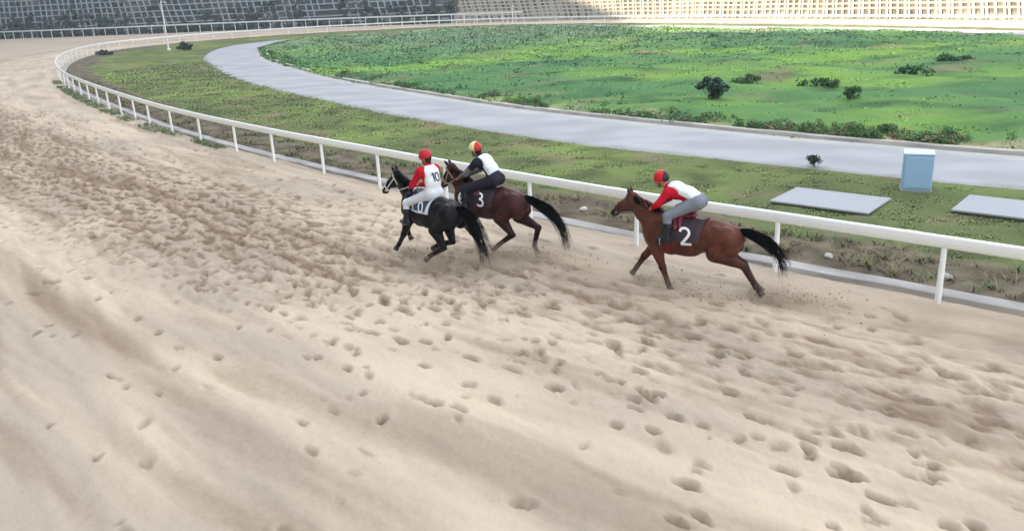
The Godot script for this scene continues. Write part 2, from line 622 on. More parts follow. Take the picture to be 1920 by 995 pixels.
func build_wall() -> void:
	var c := wall_curve()
	var n := c.size()
	var dirs := PackedVector2Array()
	for i in n:
		var t := (c[mini(i + 12, n - 1)] - c[maxi(i - 12, 0)]).normalized()
		dirs.append(Vector2(t.y, -t.x))   # away from the track
	var split := 0
	for i in n:
		if c[i].x < -9.0:
			split = i
	for side in 2:
		var left := side == 0
		var o := thing("lattice_retaining_wall", "grey concrete lattice slope wall in shade behind the far rail" if left else "cream sunlit concrete lattice slope wall on the right far side", "retaining wall")
		var from := 0 if left else split
		var to := split if left else n - 1
		# earth between the beams
		var P := PackedVector3Array()
		var C := PackedColorArray()
		var rows := 26
		for i in range(from, to + 1):
			for j in rows:
				var s := float(j) / (rows - 1) * 15.0
				var p := on_slope(c[i], dirs[i], s, left)
				var nz := N1.get_noise_2d(c[i].x * 0.4 + c[i].y * 0.3, s * 0.5)
				p += Vector3(0, 0.18 * nz, 0)
				P.append(p)
				var patch := N2.get_noise_2d(c[i].x * 0.07, s * 0.12)
				if left:
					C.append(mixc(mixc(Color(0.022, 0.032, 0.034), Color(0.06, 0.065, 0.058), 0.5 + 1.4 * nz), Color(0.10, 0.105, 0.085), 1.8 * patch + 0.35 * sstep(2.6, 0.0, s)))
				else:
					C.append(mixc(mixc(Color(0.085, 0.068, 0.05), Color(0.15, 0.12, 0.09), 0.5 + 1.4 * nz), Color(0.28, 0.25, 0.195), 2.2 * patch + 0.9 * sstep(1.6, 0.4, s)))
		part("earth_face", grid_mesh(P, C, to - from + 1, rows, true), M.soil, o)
		# beams up the slope
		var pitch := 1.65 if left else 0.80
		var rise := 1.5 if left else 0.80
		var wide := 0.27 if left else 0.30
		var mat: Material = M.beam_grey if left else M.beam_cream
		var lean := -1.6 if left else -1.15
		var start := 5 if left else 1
		var at := float(from) + 2.0
		var k := 0
		while at < to - 2:
			var i := int(at)
			var tdir := Vector2(-dirs[i].y, dirs[i].x)
			var pts := PackedVector3Array()
			var dead := N2.get_noise_2d(c[i].x * 0.09 + 50.0, 4.0)
			var s0 := 0.0 if not left else maxf(0.0, 1.0 + 9.0 * dead)
			for e in 7:
				var s := s0 + (13.5 - s0) * e / 6.0
				var p := on_slope(c[i], dirs[i], s, left)
				pts.append(p + Vector3(tdir.x, 0, tdir.y) * lean * s * (0.35 if left else 0.5))
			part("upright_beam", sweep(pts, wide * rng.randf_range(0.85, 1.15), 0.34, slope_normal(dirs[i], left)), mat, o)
			at += pitch * 2.0
			k += 1
		# level beams
		var level := 1.5 if not left else 1.1
		while level < 13.5:
			var pts := PackedVector3Array()
			var nr := PackedVector3Array()
			for i in range(from, to + 1, 3):
				pts.append(on_slope(c[i], dirs[i], level + 0.05 * sin(i * 0.21), left))
				nr.append(slope_normal(dirs[i], left))
			part("level_beam", sweep_n(pts, wide, 0.30, nr), mat, o)
			level += rise
	# shrubs and creepers hanging over the shaded wall
	var mm := MultiMesh.new()
	mm.transform_format = MultiMesh.TRANSFORM_3D
	mm.use_colors = true
	mm.mesh = leaf_clump(34, 0.75, 0.30, 5)
	mm.instance_count = 900
	for k in 900:
		var i := rng.randi_range(30, split)
		var s := absf(rng.randfn(0.0, 3.2))
		if k % 3 == 0:
			i = clampi(int(rng.randfn(90.0, 50.0)), 0, split)
		if N2.get_noise_2d(c[i].x * 0.07, s * 0.12) < -0.10 and k % 3 != 0:
			s = rng.randf_range(0.0, 1.2)
		var p := on_slope(c[i], dirs[i], s, true)
		mm.set_instance_transform(k, Transform3D(Basis(Vector3.UP, rng.randf() * TAU).scaled(Vector3.ONE * rng.randf_range(0.5, 1.25)), p))
		var g := rng.randf_range(0.7, 1.3)
		mm.set_instance_color(k, Color(0.055 * g, 0.075 * g, 0.05 * g))
	var mi := MultiMeshInstance3D.new()
	mi.name = "creepers"
	mi.multimesh = mm
	mi.material_override = M.leaf
	mi.set_meta("kind", "stuff")
	tag(mi, "dark low creepers growing over the grey lattice wall", "creepers")
	add_child(mi)


func on_slope(b: Vector2, away: Vector2, s: float, left: bool) -> Vector3:
	var back := 0.62 if left else 0.66
	var up := 0.785 if left else 0.75
	return Vector3(b.x + away.x * s * back, s * up, b.y + away.y * s * back)


func slope_normal(away: Vector2, left: bool) -> Vector3:
	var back := 0.62 if left else 0.66
	var up := 0.785 if left else 0.75
	return Vector3(-away.x * up, back, -away.y * up)


func sweep(pts: PackedVector3Array, wide: float, deep: float, nrm: Vector3) -> ArrayMesh:
	var nr := PackedVector3Array()
	for i in pts.size():
		nr.append(nrm)
	return sweep_n(pts, wide, deep, nr)


func sweep_n(pts: PackedVector3Array, wide: float, deep: float, nr: PackedVector3Array) -> ArrayMesh:   # a beam of rectangular section, flat shaded
	var st := SurfaceTool.new()
	st.begin(Mesh.PRIMITIVE_TRIANGLES)
	st.set_smooth_group(-1)
	var n := pts.size()
	var ring := []
	for i in n:
		var t := (pts[mini(i + 1, n - 1)] - pts[maxi(i - 1, 0)]).normalized()
		var s := t.cross(nr[i]).normalized() * wide * 0.5
		var o := nr[i] * deep * 0.5
		ring.append([pts[i] - s - o, pts[i] - s + o, pts[i] + s + o, pts[i] + s - o])
	for i in n - 1:
		for k in 4:
			quad(st, ring[i][k], ring[i][(k + 1) % 4], ring[i + 1][(k + 1) % 4], ring[i + 1][k])
	quad(st, ring[0][3], ring[0][2], ring[0][1], ring[0][0])
	quad(st, ring[n - 1][0], ring[n - 1][1], ring[n - 1][2], ring[n - 1][3])
	st.generate_normals()
	return st.commit()


func quad(st: SurfaceTool, a: Vector3, b: Vector3, c: Vector3, d: Vector3) -> void:
	for p in [a, b, c, a, c, d]:
		st.add_vertex(p)


func tube(pts: PackedVector3Array, radii: PackedFloat32Array, sides: int, squash := Vector2.ONE, up := Vector3.UP) -> ArrayMesh:
	var P := PackedVector3Array()
	var n := pts.size()
	for i in n:
		var t := (pts[mini(i + 1, n - 1)] - pts[maxi(i - 1, 0)]).normalized()
		var s := t.cross(up)
		s = s.normalized() if s.length() > 0.05 else t.cross(Vector3.RIGHT).normalized()
		var b := s.cross(t).normalized()
		for k in sides + 1:
			var a := TAU * k / sides
			P.append(pts[i] + (s * cos(a) * squash.x + b * sin(a) * squash.y) * radii[i])
	return grid_mesh(P, PackedColorArray(), n, sides + 1, true)


func rod(a: Vector3, b: Vector3, ra: float, rb: float, sides := 10) -> ArrayMesh:
	var pts := PackedVector3Array([a, a, a.lerp(b, 0.02), a.lerp(b, 0.98), b, b])
	return tube(pts.slice(1, 5), PackedFloat32Array([0.0, ra, rb, 0.0]), sides)


# ------------------------------------------------------------------ rails
func rail_section() -> Array:   # rounded upright oval
	var out := []
	for k in 14:
		var a := TAU * k / 14
		var x := cos(a)
		var y := sin(a)
		out.append(Vector2(signf(x) * pow(absf(x), 0.55) * 0.05, signf(y) * pow(absf(y), 0.55) * 0.100))
	out.append(out[0])
	return out


func rail_mesh(c: PackedVector2Array, y: float, size: float) -> ArrayMesh:
	var prof := rail_section()
	var P := PackedVector3Array()
	for i in c.size():
		var t := (c[mini(i + 1, c.size() - 1)] - c[maxi(i - 1, 0)]).normalized()
		var s := Vector2(t.y, -t.x)
		for k in prof.size():
			var q: Vector2 = c[i] + s * prof[k].x * size
			P.append(Vector3(q.x, y + prof[k].y * size, q.y))
	return grid_mesh(P, PackedColorArray(), c.size(), prof.size(), true)


func build_inner_rail() -> void:
	var o := thing("running_rail", "white plastic inner running rail curving along the sand track", "rail")
	var c := PackedVector2Array()
	var u := -16.0
	while u < rU[rU.size() - 1] - 3.0:
		c.append(rail_at(u, 0.0))
		u += 0.5
	part("top_rail", rail_mesh(c, 1.05, 1.0), M.plastic, o)
	var feet := [Vector2(-17.88, -40.2), Vector2(-16.16, -38.1), Vector2(-14.03, -35.15), Vector2(-11.88, -32.4), Vector2(-9.8, -29.8), Vector2(-7.74, -27.4), Vector2(-5.63, -24.95), Vector2(-3.62, -22.8), Vector2(-1.5, -20.5), Vector2(0.55, -18.3), Vector2(2.6, -16.2), Vector2(4.7, -14.25), Vector2(6.74, -12.36)]
	var us := []
	for f in feet:
		var best := 0
		for i in rP.size():
			if rP[i].distance_squared_to(f) < rP[best].distance_squared_to(f):
				best = i
		us.append(rU[best])
	for k in range(1, 3):
		us.append(us[12] - 2.9 * k)
	var last: float = us[0]
	while last < rU[rU.size() - 1] - 8.0:
		last += 3.1
		us.append(last)
	for x in us:
		var q := rail_at(x, 0.0)
		var p := part("post", rod(Vector3(0, -0.15, 0), Vector3(0, 0.98, 0), 0.05, 0.044, 12), M.plastic, o)
		p.position = Vector3(q.x, 0.0, q.y)
	for k in range(2, 26, 2):
		var pts := PackedVector2Array()
		for e in 5:
			pts.append(rail_at(us[k] + 0.35 + 0.06 * e, 0.0))
		part("joint_sleeve", rail_mesh(pts, 1.05, 1.035), M.plastic, o)


func build_outer_rail() -> void:
	var o := thing("outer_rail", "long white outer rail with thin posts in front of grey lattice wall", "rail")
	var c := resample(smooth_curve([Vector2(-122, -190), Vector2(-106, -183.5), Vector2(-92, -178.5), Vector2(-76, -174.5), Vector2(-58, -171.5), Vector2(-36, -165), Vector2(-15, -156.5), Vector2(4, -146)], 10), 1.0)
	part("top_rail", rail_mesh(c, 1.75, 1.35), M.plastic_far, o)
	var posts := resample(c, 2.6)
	for q in posts:
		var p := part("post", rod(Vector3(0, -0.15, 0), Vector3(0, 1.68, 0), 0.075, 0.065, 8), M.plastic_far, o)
		p.position = Vector3(q.x, 0.0, q.y)


# ------------------------------------------------------------------ grass and bushes
func blade_tuft(blades: int, high: float, wide: float, spread: float, sd: int) -> ArrayMesh:
	var r := RandomNumberGenerator.new()
	r.seed = sd
	var st := SurfaceTool.new()
	st.begin(Mesh.PRIMITIVE_TRIANGLES)
	for k in blades:
		var a := r.randf() * TAU
		var d := Vector3(cos(a), 0, sin(a))
		var s := Vector3(-sin(a), 0, cos(a)) * wide * r.randf_range(0.6, 1.2)
		var b := Vector3(r.randf_range(-1, 1), 0, r.randf_range(-1, 1)) * spread * 0.5
		var h := high * r.randf_range(0.5, 1.1)
		var m := b + d * h * 0.45 + Vector3(0, h * 0.55, 0)
		var t := b + d * h * r.randf_range(0.8, 1.4) + Vector3(0, h * 0.85, 0)
		var nr := (Vector3.UP * 1.6 - d * 0.5).normalized()
		for p in [b - s, m - s * 0.7, b + s, b + s, m - s * 0.7, m + s * 0.7, m - s * 0.7, t, m + s * 0.7]:
			st.set_normal(nr)
			st.set_color(Color.WHITE)
			st.add_vertex(p)
	return st.commit()


func leaf_clump(leaves: int, radius: float, leaf: float, sd: int) -> ArrayMesh:
	var r := RandomNumberGenerator.new()
	r.seed = sd
	var st := SurfaceTool.new()
	st.begin(Mesh.PRIMITIVE_TRIANGLES)
	for k in leaves:
		var d := Vector3(r.randfn(), r.randfn() * 0.8 + 0.25, r.randfn()).normalized()
		var c := d * radius * pow(r.randf(), 0.45)
		c.y = c.y * 0.8 + radius * 0.45
		var n := (d + Vector3(r.randfn(), r.randfn(), r.randfn()) * 0.5).normalized()
		var a := n.cross(Vector3(r.randfn(), r.randfn(), r.randfn())).normalized() * leaf * r.randf_range(0.6, 1.2)
		var b := n.cross(a) * 0.42
		var tone := r.randf_range(0.65, 1.35)
		for p in [c - a, c + b, c + a, c - a, c + a, c - b]:
			st.set_normal((n + d).normalized())
			st.set_color(Color(tone, tone, tone))
			st.add_vertex(p)
	return st.commit()


func scatter(called: String, mesh: Mesh, xf: Array, cols: Array, label: String, category: String) -> void:
	var mm := MultiMesh.new()
	mm.transform_format = MultiMesh.TRANSFORM_3D
	mm.use_colors = true
	mm.mesh = mesh
	mm.instance_count = xf.size()
	for k in xf.size():
		mm.set_instance_transform(k, xf[k])
		mm.set_instance_color(k, cols[k])
	var mi := MultiMeshInstance3D.new()
	mi.name = numbered(called)
	mi.multimesh = mm
	mi.material_override = M.leaf
	mi.set_meta("kind", "stuff")
	tag(mi, label, category)
	add_child(mi, true)


func up_at(p: Vector3, s: float, tall := 1.0) -> Transform3D:
	return Transform3D(Basis(Vector3.UP, rng.randf() * TAU).scaled(Vector3(s, s * tall, s)), p)


func build_grass() -> void:
	var xf := []
	var co := []
	var n := cR.size()
	# short grass of the strip
	for k in 34000:
		var i := rng.randi_range(30, 24 * 13)
		var t := rng.randf()
		var q := (cR[i] + inward(i) * 0.7).lerp(cN[i], t)
		var d := t * cR[i].distance_to(cN[i])
		var edge := 1.9 + 1.3 * N1.get_noise_2d(q.x * 0.18, q.y * 0.18) + 0.9 * sstep(-1.0, -10.0, q.x)
		if d < edge + rng.randf_range(-0.6, 0.4):
			continue
		q += Vector2(rng.randf_range(-0.6, 0.6), rng.randf_range(-0.6, 0.6))
		var far := clampf(-q.y / 30.0, 0.8, 2.5)
		xf.append(up_at(Vector3(q.x, 0.03, q.y), far * rng.randf_range(0.6, 1.3)))
		co.append(grass_color(q.x, q.y) * rng.randf_range(1.3, 2.0))
	scatter("short_grass", blade_tuft(9, 0.05, 0.015, 0.26, 3), xf, co, "short olive grass growing between the rail and the path", "grass")
	# weeds along the foot of the rail, on the track side and on the bare earth
	xf = []
	co = []
	for k in 9000:
		var u := rng.randf_range(-8.0, 62.0)
		var patch := N1.get_noise_2d(u * 0.22, 7.0)
		var off := 0.0
		if k % 2 == 0:
			if not (u > 24.0 and patch > -0.12 or u > 10.0 and patch > 0.2):
				continue
			if rng.randf() < 0.5:
				continue
			off = rng.randf_range(-0.1, 0.25 + (0.35 if u > 26.0 else 0.05))
		else:
			off = -rng.randf_range(0.7, 2.4)
			if N2.get_noise_2d(u * 0.5, off) < 0.02:
				continue
		var q := rail_at(u, off)
		xf.append(up_at(Vector3(q.x, 0.04, q.y), rng.randf_range(0.5, 1.25) * (0.6 if off > -0.2 else 1.0)))
		var dry := off < 0.0 and rng.randf() < 0.6
		co.append((Color(0.19, 0.15, 0.085) if dry else Color(0.10, 0.15, 0.06)) * rng.randf_range(0.8, 1.6))
	scatter("rail_weeds", blade_tuft(11, 0.22, 0.011, 0.16, 5), xf, co, "green and dry brown weeds along the foot of the white rail", "weeds")
	# field
	xf = []
	co = []
	for k in 46000:
		var i := rng.randi_range(24, 24 * 26)
		var t := pow(rng.randf(), 1.2)
		var q := (cF[i] + (cF[i] - cN[i]).normalized() * 0.5).lerp(cS[i], t)
		q += Vector2(rng.randf_range(-0.5, 0.5), rng.randf_range(-0.5, 0.5))
		if q.y > -18.0 or q.x > 80.0:
			continue
		var far := clampf(-q.y / 45.0, 0.8, 2.2)
		xf.append(up_at(Vector3(q.x, 0.16 + 0.28 * N2.get_noise_2d(q.x * 0.12, q.y * 0.12), q.y), far * rng.randf_range(0.5, 1.3), rng.randf_range(0.6, 1.2)))
		co.append(field_color(q.x, q.y) * rng.randf_range(1.3, 2.0))
	scatter("field_grass", blade_tuft(10, 0.10, 0.032, 0.50, 8), xf, co, "tall green grass covering the field inside the bend", "grass")
	# low leafy weeds and rubble plants along the field edge
	xf = []
	co = []
	for k in 3200:
		var i := rng.randi_range(24, 24 * 14)
		var q := cF[i] + (cF[i] - cN[i]).normalized() * (0.35 + absf(rng.randfn(0.0, 1.1)))
		if N1.get_noise_2d(q.x * 0.3, q.y * 0.3 + 9.0) < 0.02:
			continue
		xf.append(up_at(Vector3(q.x, 0.13, q.y), rng.randf_range(0.25, 0.55) + maxf(0.0, 0.9 * N2.get_noise_2d(q.x * 0.5, q.y * 0.5))))
		var f := rng.randf()
		co.append((Color(0.25, 0.21, 0.13) if f < 0.24 else Color(0.06, 0.115, 0.05) if f < 0.5 else Color(0.085, 0.18, 0.055)) * rng.randf_range(0.8, 1.3))
	scatter("field_edge_weeds", leaf_clump(60, 0.34, 0.075, 12), xf, co, "low leafy weeds and dry stalks along the field edge of the path", "weeds")


func shrub(at: Vector2, size: float, col: Color, label: String, tall := 0.55, spread := 0.85) -> void:
	var o := thing("shrub", label, "shrub", "")
	var r := RandomNumberGenerator.new()
	r.seed = int(absf(at.x * 131.0 + at.y * 57.0))
	var st := SurfaceTool.new()
	st.begin(Mesh.PRIMITIVE_TRIANGLES)
	var tips := []
	for k in 9:
		var a := r.randf() * TAU
		var away := r.randf_range(0.1, spread)
		tips.append(Vector3(cos(a) * away, r.randf_range(0.2 * tall, tall) * (1.1 - 0.75 * away), sin(a) * away) * size)
	for k in 760:
		var b: Vector3 = tips[k % 9]
		var d := Vector3(r.randfn(), r.randfn() * 0.8, r.randfn()).normalized()
		var c := b + d * Vector3(1.0, 0.7, 1.0) * size * (0.15 + 0.03 * (k % 9)) * pow(r.randf(), 0.5)
		c.y = maxf(c.y, 0.04)
		var nr := (d + Vector3(r.randfn(), r.randfn(), r.randfn()) * 0.6).normalized()
		var l := nr.cross(Vector3(r.randfn(), r.randfn(), r.randfn())).normalized() * size * 0.085 * r.randf_range(0.6, 1.3)
		var w := nr.cross(l) * 0.45
		var tone := r.randf_range(0.6, 1.4)
		for p in [c - l, c + w, c + l, c - l, c + l, c - w]:
			st.set_normal((nr + d).normalized())
			st.set_color(Color(col.r * tone, col.g * tone, col.b * tone))
			st.add_vertex(p)
	part("foliage", st.commit(), M.leaf, o)
	for k in 4:
		part("stem", rod(Vector3(0, -0.1, 0), tips[k] * 0.9, 0.02 * size, 0.008 * size, 6), M.stem, o)
	o.position = Vector3(at.x, 0.12, at.y)


func stone(at: Vector2, size: float, col: Color, label: String, turn: float) -> void:
	var o := thing("stone", label, "stone")
	var P := PackedVector3Array()
	var C := PackedColorArray()
	for i in 15:
		var a := PI * i / 14.0
		for j in 21:
			var b := TAU * j / 20.0
			var d := Vector3(sin(a) * cos(b), cos(a), sin(a) * sin(b))
			var k := 1.0 + 0.35 * N1.get_noise_3d(d.x * 1.2 + at.x, d.y * 1.2, d.z * 1.2 + at.y)
			P.append(d * Vector3(1.0, 0.55, 0.7) * size * k)
			C.append(col * (1.0 + 0.3 * N2.get_noise_3d(d.x * 3.0, d.y * 3.0, d.z * 3.0)))
	part("rock", grid_mesh(P, C, 15, 21), M.concrete, o)
	o.position = Vector3(at.x, 0.1 + size * 0.3, at.y)
	o.rotation.y = turn


func build_bushes_and_stones() -> void:
	var dark := Color(0.06, 0.135, 0.055)
	shrub(Vector2(9.1, -36.4), 1.15, Color(0.042, 0.08, 0.06), "biggest dark bluish bush in the field, near the path", 0.95, 0.55)
	shrub(Vector2(12.0, -41.6), 0.9, Color(0.065, 0.15, 0.05), "rounded mid green bush just right behind the biggest field bush", 0.75, 0.6)
	shrub(Vector2(14.8, -39.6), 1.05, dark, "wide dark green bush right of the rounded green one")
	shrub(Vector2(14.5, -34.6), 0.7, dark, "small upright dark bush alone in the grass above the blue cabinet", 0.95, 0.45)
	shrub(Vector2(8.55, -22.6), 0.42, Color(0.05, 0.06, 0.045), "small grey-green bush on the near edge of the pale path", 0.8, 0.5)
	shrub(Vector2(19.6, -79.0), 0.9, dark, "distant dark bush at the far right middle of the field")
	shrub(Vector2(25.5, -47.5), 1.1, dark, "dark bush at the right edge of the picture in the field")
	shrub(Vector2(20.6, -42.5), 1.0, Color(0.055, 0.13, 0.055), "low spreading bush between the lone bush and right edge")
	shrub(Vector2(-38.6, -104.5), 1.5, Color(0.04, 0.06, 0.035), "dark bush beside the tall white pole inside the far bend")
	shrub(Vector2(-47.0, -101.0), 1.3, Color(0.05, 0.06, 0.045), "dark bush just inside the far end of the white rail")
	var w := Color(0.55, 0.53, 0.48)
	stone(Vector2(1.75, -18.9), 0.10, w, "white stone on bare earth behind the tail of horse three", 0.4)
	stone(Vector2(5.9, -14.6), 0.11, w * 0.8, "pale stone on bare earth left of the nearest rail post", 1.2)
	stone(Vector2(7.35, -13.2), 0.13, w * 0.7, "greyish flat stone behind the rail right of the nearest post", 2.2)
	stone(Vector2(-2.6, -24.0), 0.10, w * 0.8, "pale stone behind the rail to the left of the leading horse", 0.9)
	stone(Vector2(-7.3, -29.2), 0.16, Color(0.08, 0.075, 0.06), "dark clod of earth behind the rail at the far left", 0.2)
	stone(Vector2(4.6, -15.9), 0.15, Color(0.10, 0.085, 0.06), "dark brown clod of earth behind the tail of horse two", 0.7)


func build_far_furniture() -> void:
	var o := thing("tall_pole", "tall thin white pole standing inside the far left bend", "pole")
	part("shaft", rod(Vector3(0, -0.3, 0), Vector3(0, 6.0, 0), 0.11, 0.06, 10), M.pole, o)
	part("arm", rod(Vector3(0, 5.75, 0), Vector3(0.75, 5.6, 0.1), 0.04, 0.03, 8), M.pole, o)
	part("foot", rod(Vector3(0, -0.1, 0), Vector3(0, 0.25, 0), 0.22, 0.2, 12), M.pole, o)
	o.position = Vector3(-41.3, 0.05, -106.4)
	var b := thing("slim_pole", "short slim white pole before the meeting of grey and cream walls", "pole")
	part("shaft", rod(Vector3(0, -0.3, 0), Vector3(0, 2.9, 0), 0.07, 0.05, 10), M.pole, b)
	part("foot", rod(Vector3(0, -0.1, 0), Vector3(0, 0.2, 0), 0.15, 0.14, 12), M.pole, b)
	part("arm", rod(Vector3(0, 2.75, 0), Vector3(0.5, 2.85, 0), 0.035, 0.03, 8), M.pole, b)
	b.position = Vector3(2.0, 0.0, -145.0)


func bevel_box(size: Vector3, r: float, col: Color) -> ArrayMesh:
	var st := SurfaceTool.new()
	st.begin(Mesh.PRIMITIVE_TRIANGLES)
	st.set_smooth_group(-1)
	st.set_color(col)
	var h := size * 0.5
	var levels := [[-h.y, r], [-h.y + r, 0.0], [h.y - r, 0.0], [h.y, r]]
	var rings := []
	for l in levels:
		var ring := []
		var ins: float = l[1]
		var cut := r * 1.2
		var hx := h.x - ins
		var hz := h.z - ins
		for q in [Vector2(hx, hz - cut), Vector2(hx - cut, hz), Vector2(-hx + cut, hz), Vector2(-hx, hz - cut), Vector2(-hx, -hz + cut), Vector2(-hx + cut, -hz), Vector2(hx - cut, -hz), Vector2(hx, -hz + cut)]:
			ring.append(Vector3(q.x, l[0], q.y))
		rings.append(ring)
	for i in 3:
		for k in 8:
			quad(st, rings[i][k], rings[i][(k + 1) % 8], rings[i + 1][(k + 1) % 8], rings[i + 1][k])
	for k in range(1, 7):
		for p in [rings[3][0], rings[3][k], rings[3][k + 1]]:
			st.add_vertex(p)
		for p in [rings[0][0], rings[0][k + 1], rings[0][k]]:
			st.add_vertex(p)
	st.generate_normals()
	return st.commit()


func build_slabs_and_cabinet() -> void:
	var col := Color(0.37, 0.385, 0.405)
	var places := [[Vector2(7.5, -18.75), "pale concrete slab on the grass left of the blue cabinet"], [Vector2(11.0, -17.25), "pale concrete slab on the grass right of the blue cabinet"]]
	for a in places:
		var o := thing("concrete_slab", a[1], "slab", "pale slabs on the grass strip")
		var t := part("cover", bevel_box(Vector3(2.26, 0.05, 1.58), 0.012, col), M.concrete, o)
		t.position.y = 0.085
		var f := part("footing", bevel_box(Vector3(2.14, 0.16, 1.46), 0.01, Color(0.20, 0.20, 0.19)), M.concrete, o)
		f.position.y = 0.0
		o.position = Vector3(a[0].x, 0.03, a[0].y)
		o.rotation.y = atan2(-1.5, 1.7)
	var c := thing("utility_cabinet", "light blue metal utility cabinet at the edge of the pale path", "cabinet")
	var blue := vmat(0.45, 0.4)
	var b := part("housing", bevel_box(Vector3(0.66, 0.84, 0.62), 0.012, Color(0.33, 0.50, 0.70)), blue, c)
	b.position.y = 0.47
	var d := part("door", bevel_box(Vector3(0.58, 0.74, 0.016), 0.005, Color(0.34, 0.51, 0.71)), blue, c)
	d.position = Vector3(0, 0.47, 0.3175)
	var lid := part("lid", bevel_box(Vector3(0.68, 0.04, 0.64), 0.010, Color(0.52, 0.62, 0.70)), blue, c)
	lid.position.y = 0.91
	var pl := part("plinth", bevel_box(Vector3(0.70, 0.10, 0.66), 0.01, Color(0.30, 0.30, 0.29)), M.concrete, c)
	pl.position.y = 0.0
	c.position = Vector3(9.92, 0.06, -19.62)
	c.rotation.y = deg_to_rad(-24.0)


# ------------------------------------------------------------------ bodies: tapered bones joined by a smooth minimum, meshed as surface nets
# a bone: [from, to, radius from, radius to, sideways scale, blend, colour]
func bone(a: Vector3, b: Vector3, ra: float, rb: float, kz := 1.0, k := 0.03, col := Color(1, 1, 1)) -> Array:
	return [a, b, ra, rb, kz, k, col]


func field_at(bones: Array, p: Vector3) -> float:
	var f := 10.0
	for q in bones:
		var kz: float = q[4]
		var s := Vector3(1, 1, 1.0 / kz)
		var a: Vector3 = q[0] * s
		var ab: Vector3 = q[1] * s - a
		var pa := p * s - a
		var t := clampf(pa.dot(ab) / maxf(ab.length_squared(), 1e-9), 0.0, 1.0)
		var d := (pa - ab * t).length() - lerpf(q[2], q[3], t)
		var k: float = q[5]
		var h := maxf(k - absf(f - d), 0.0) / k
		f = minf(f, d) - h * h * k * 0.25
	return f


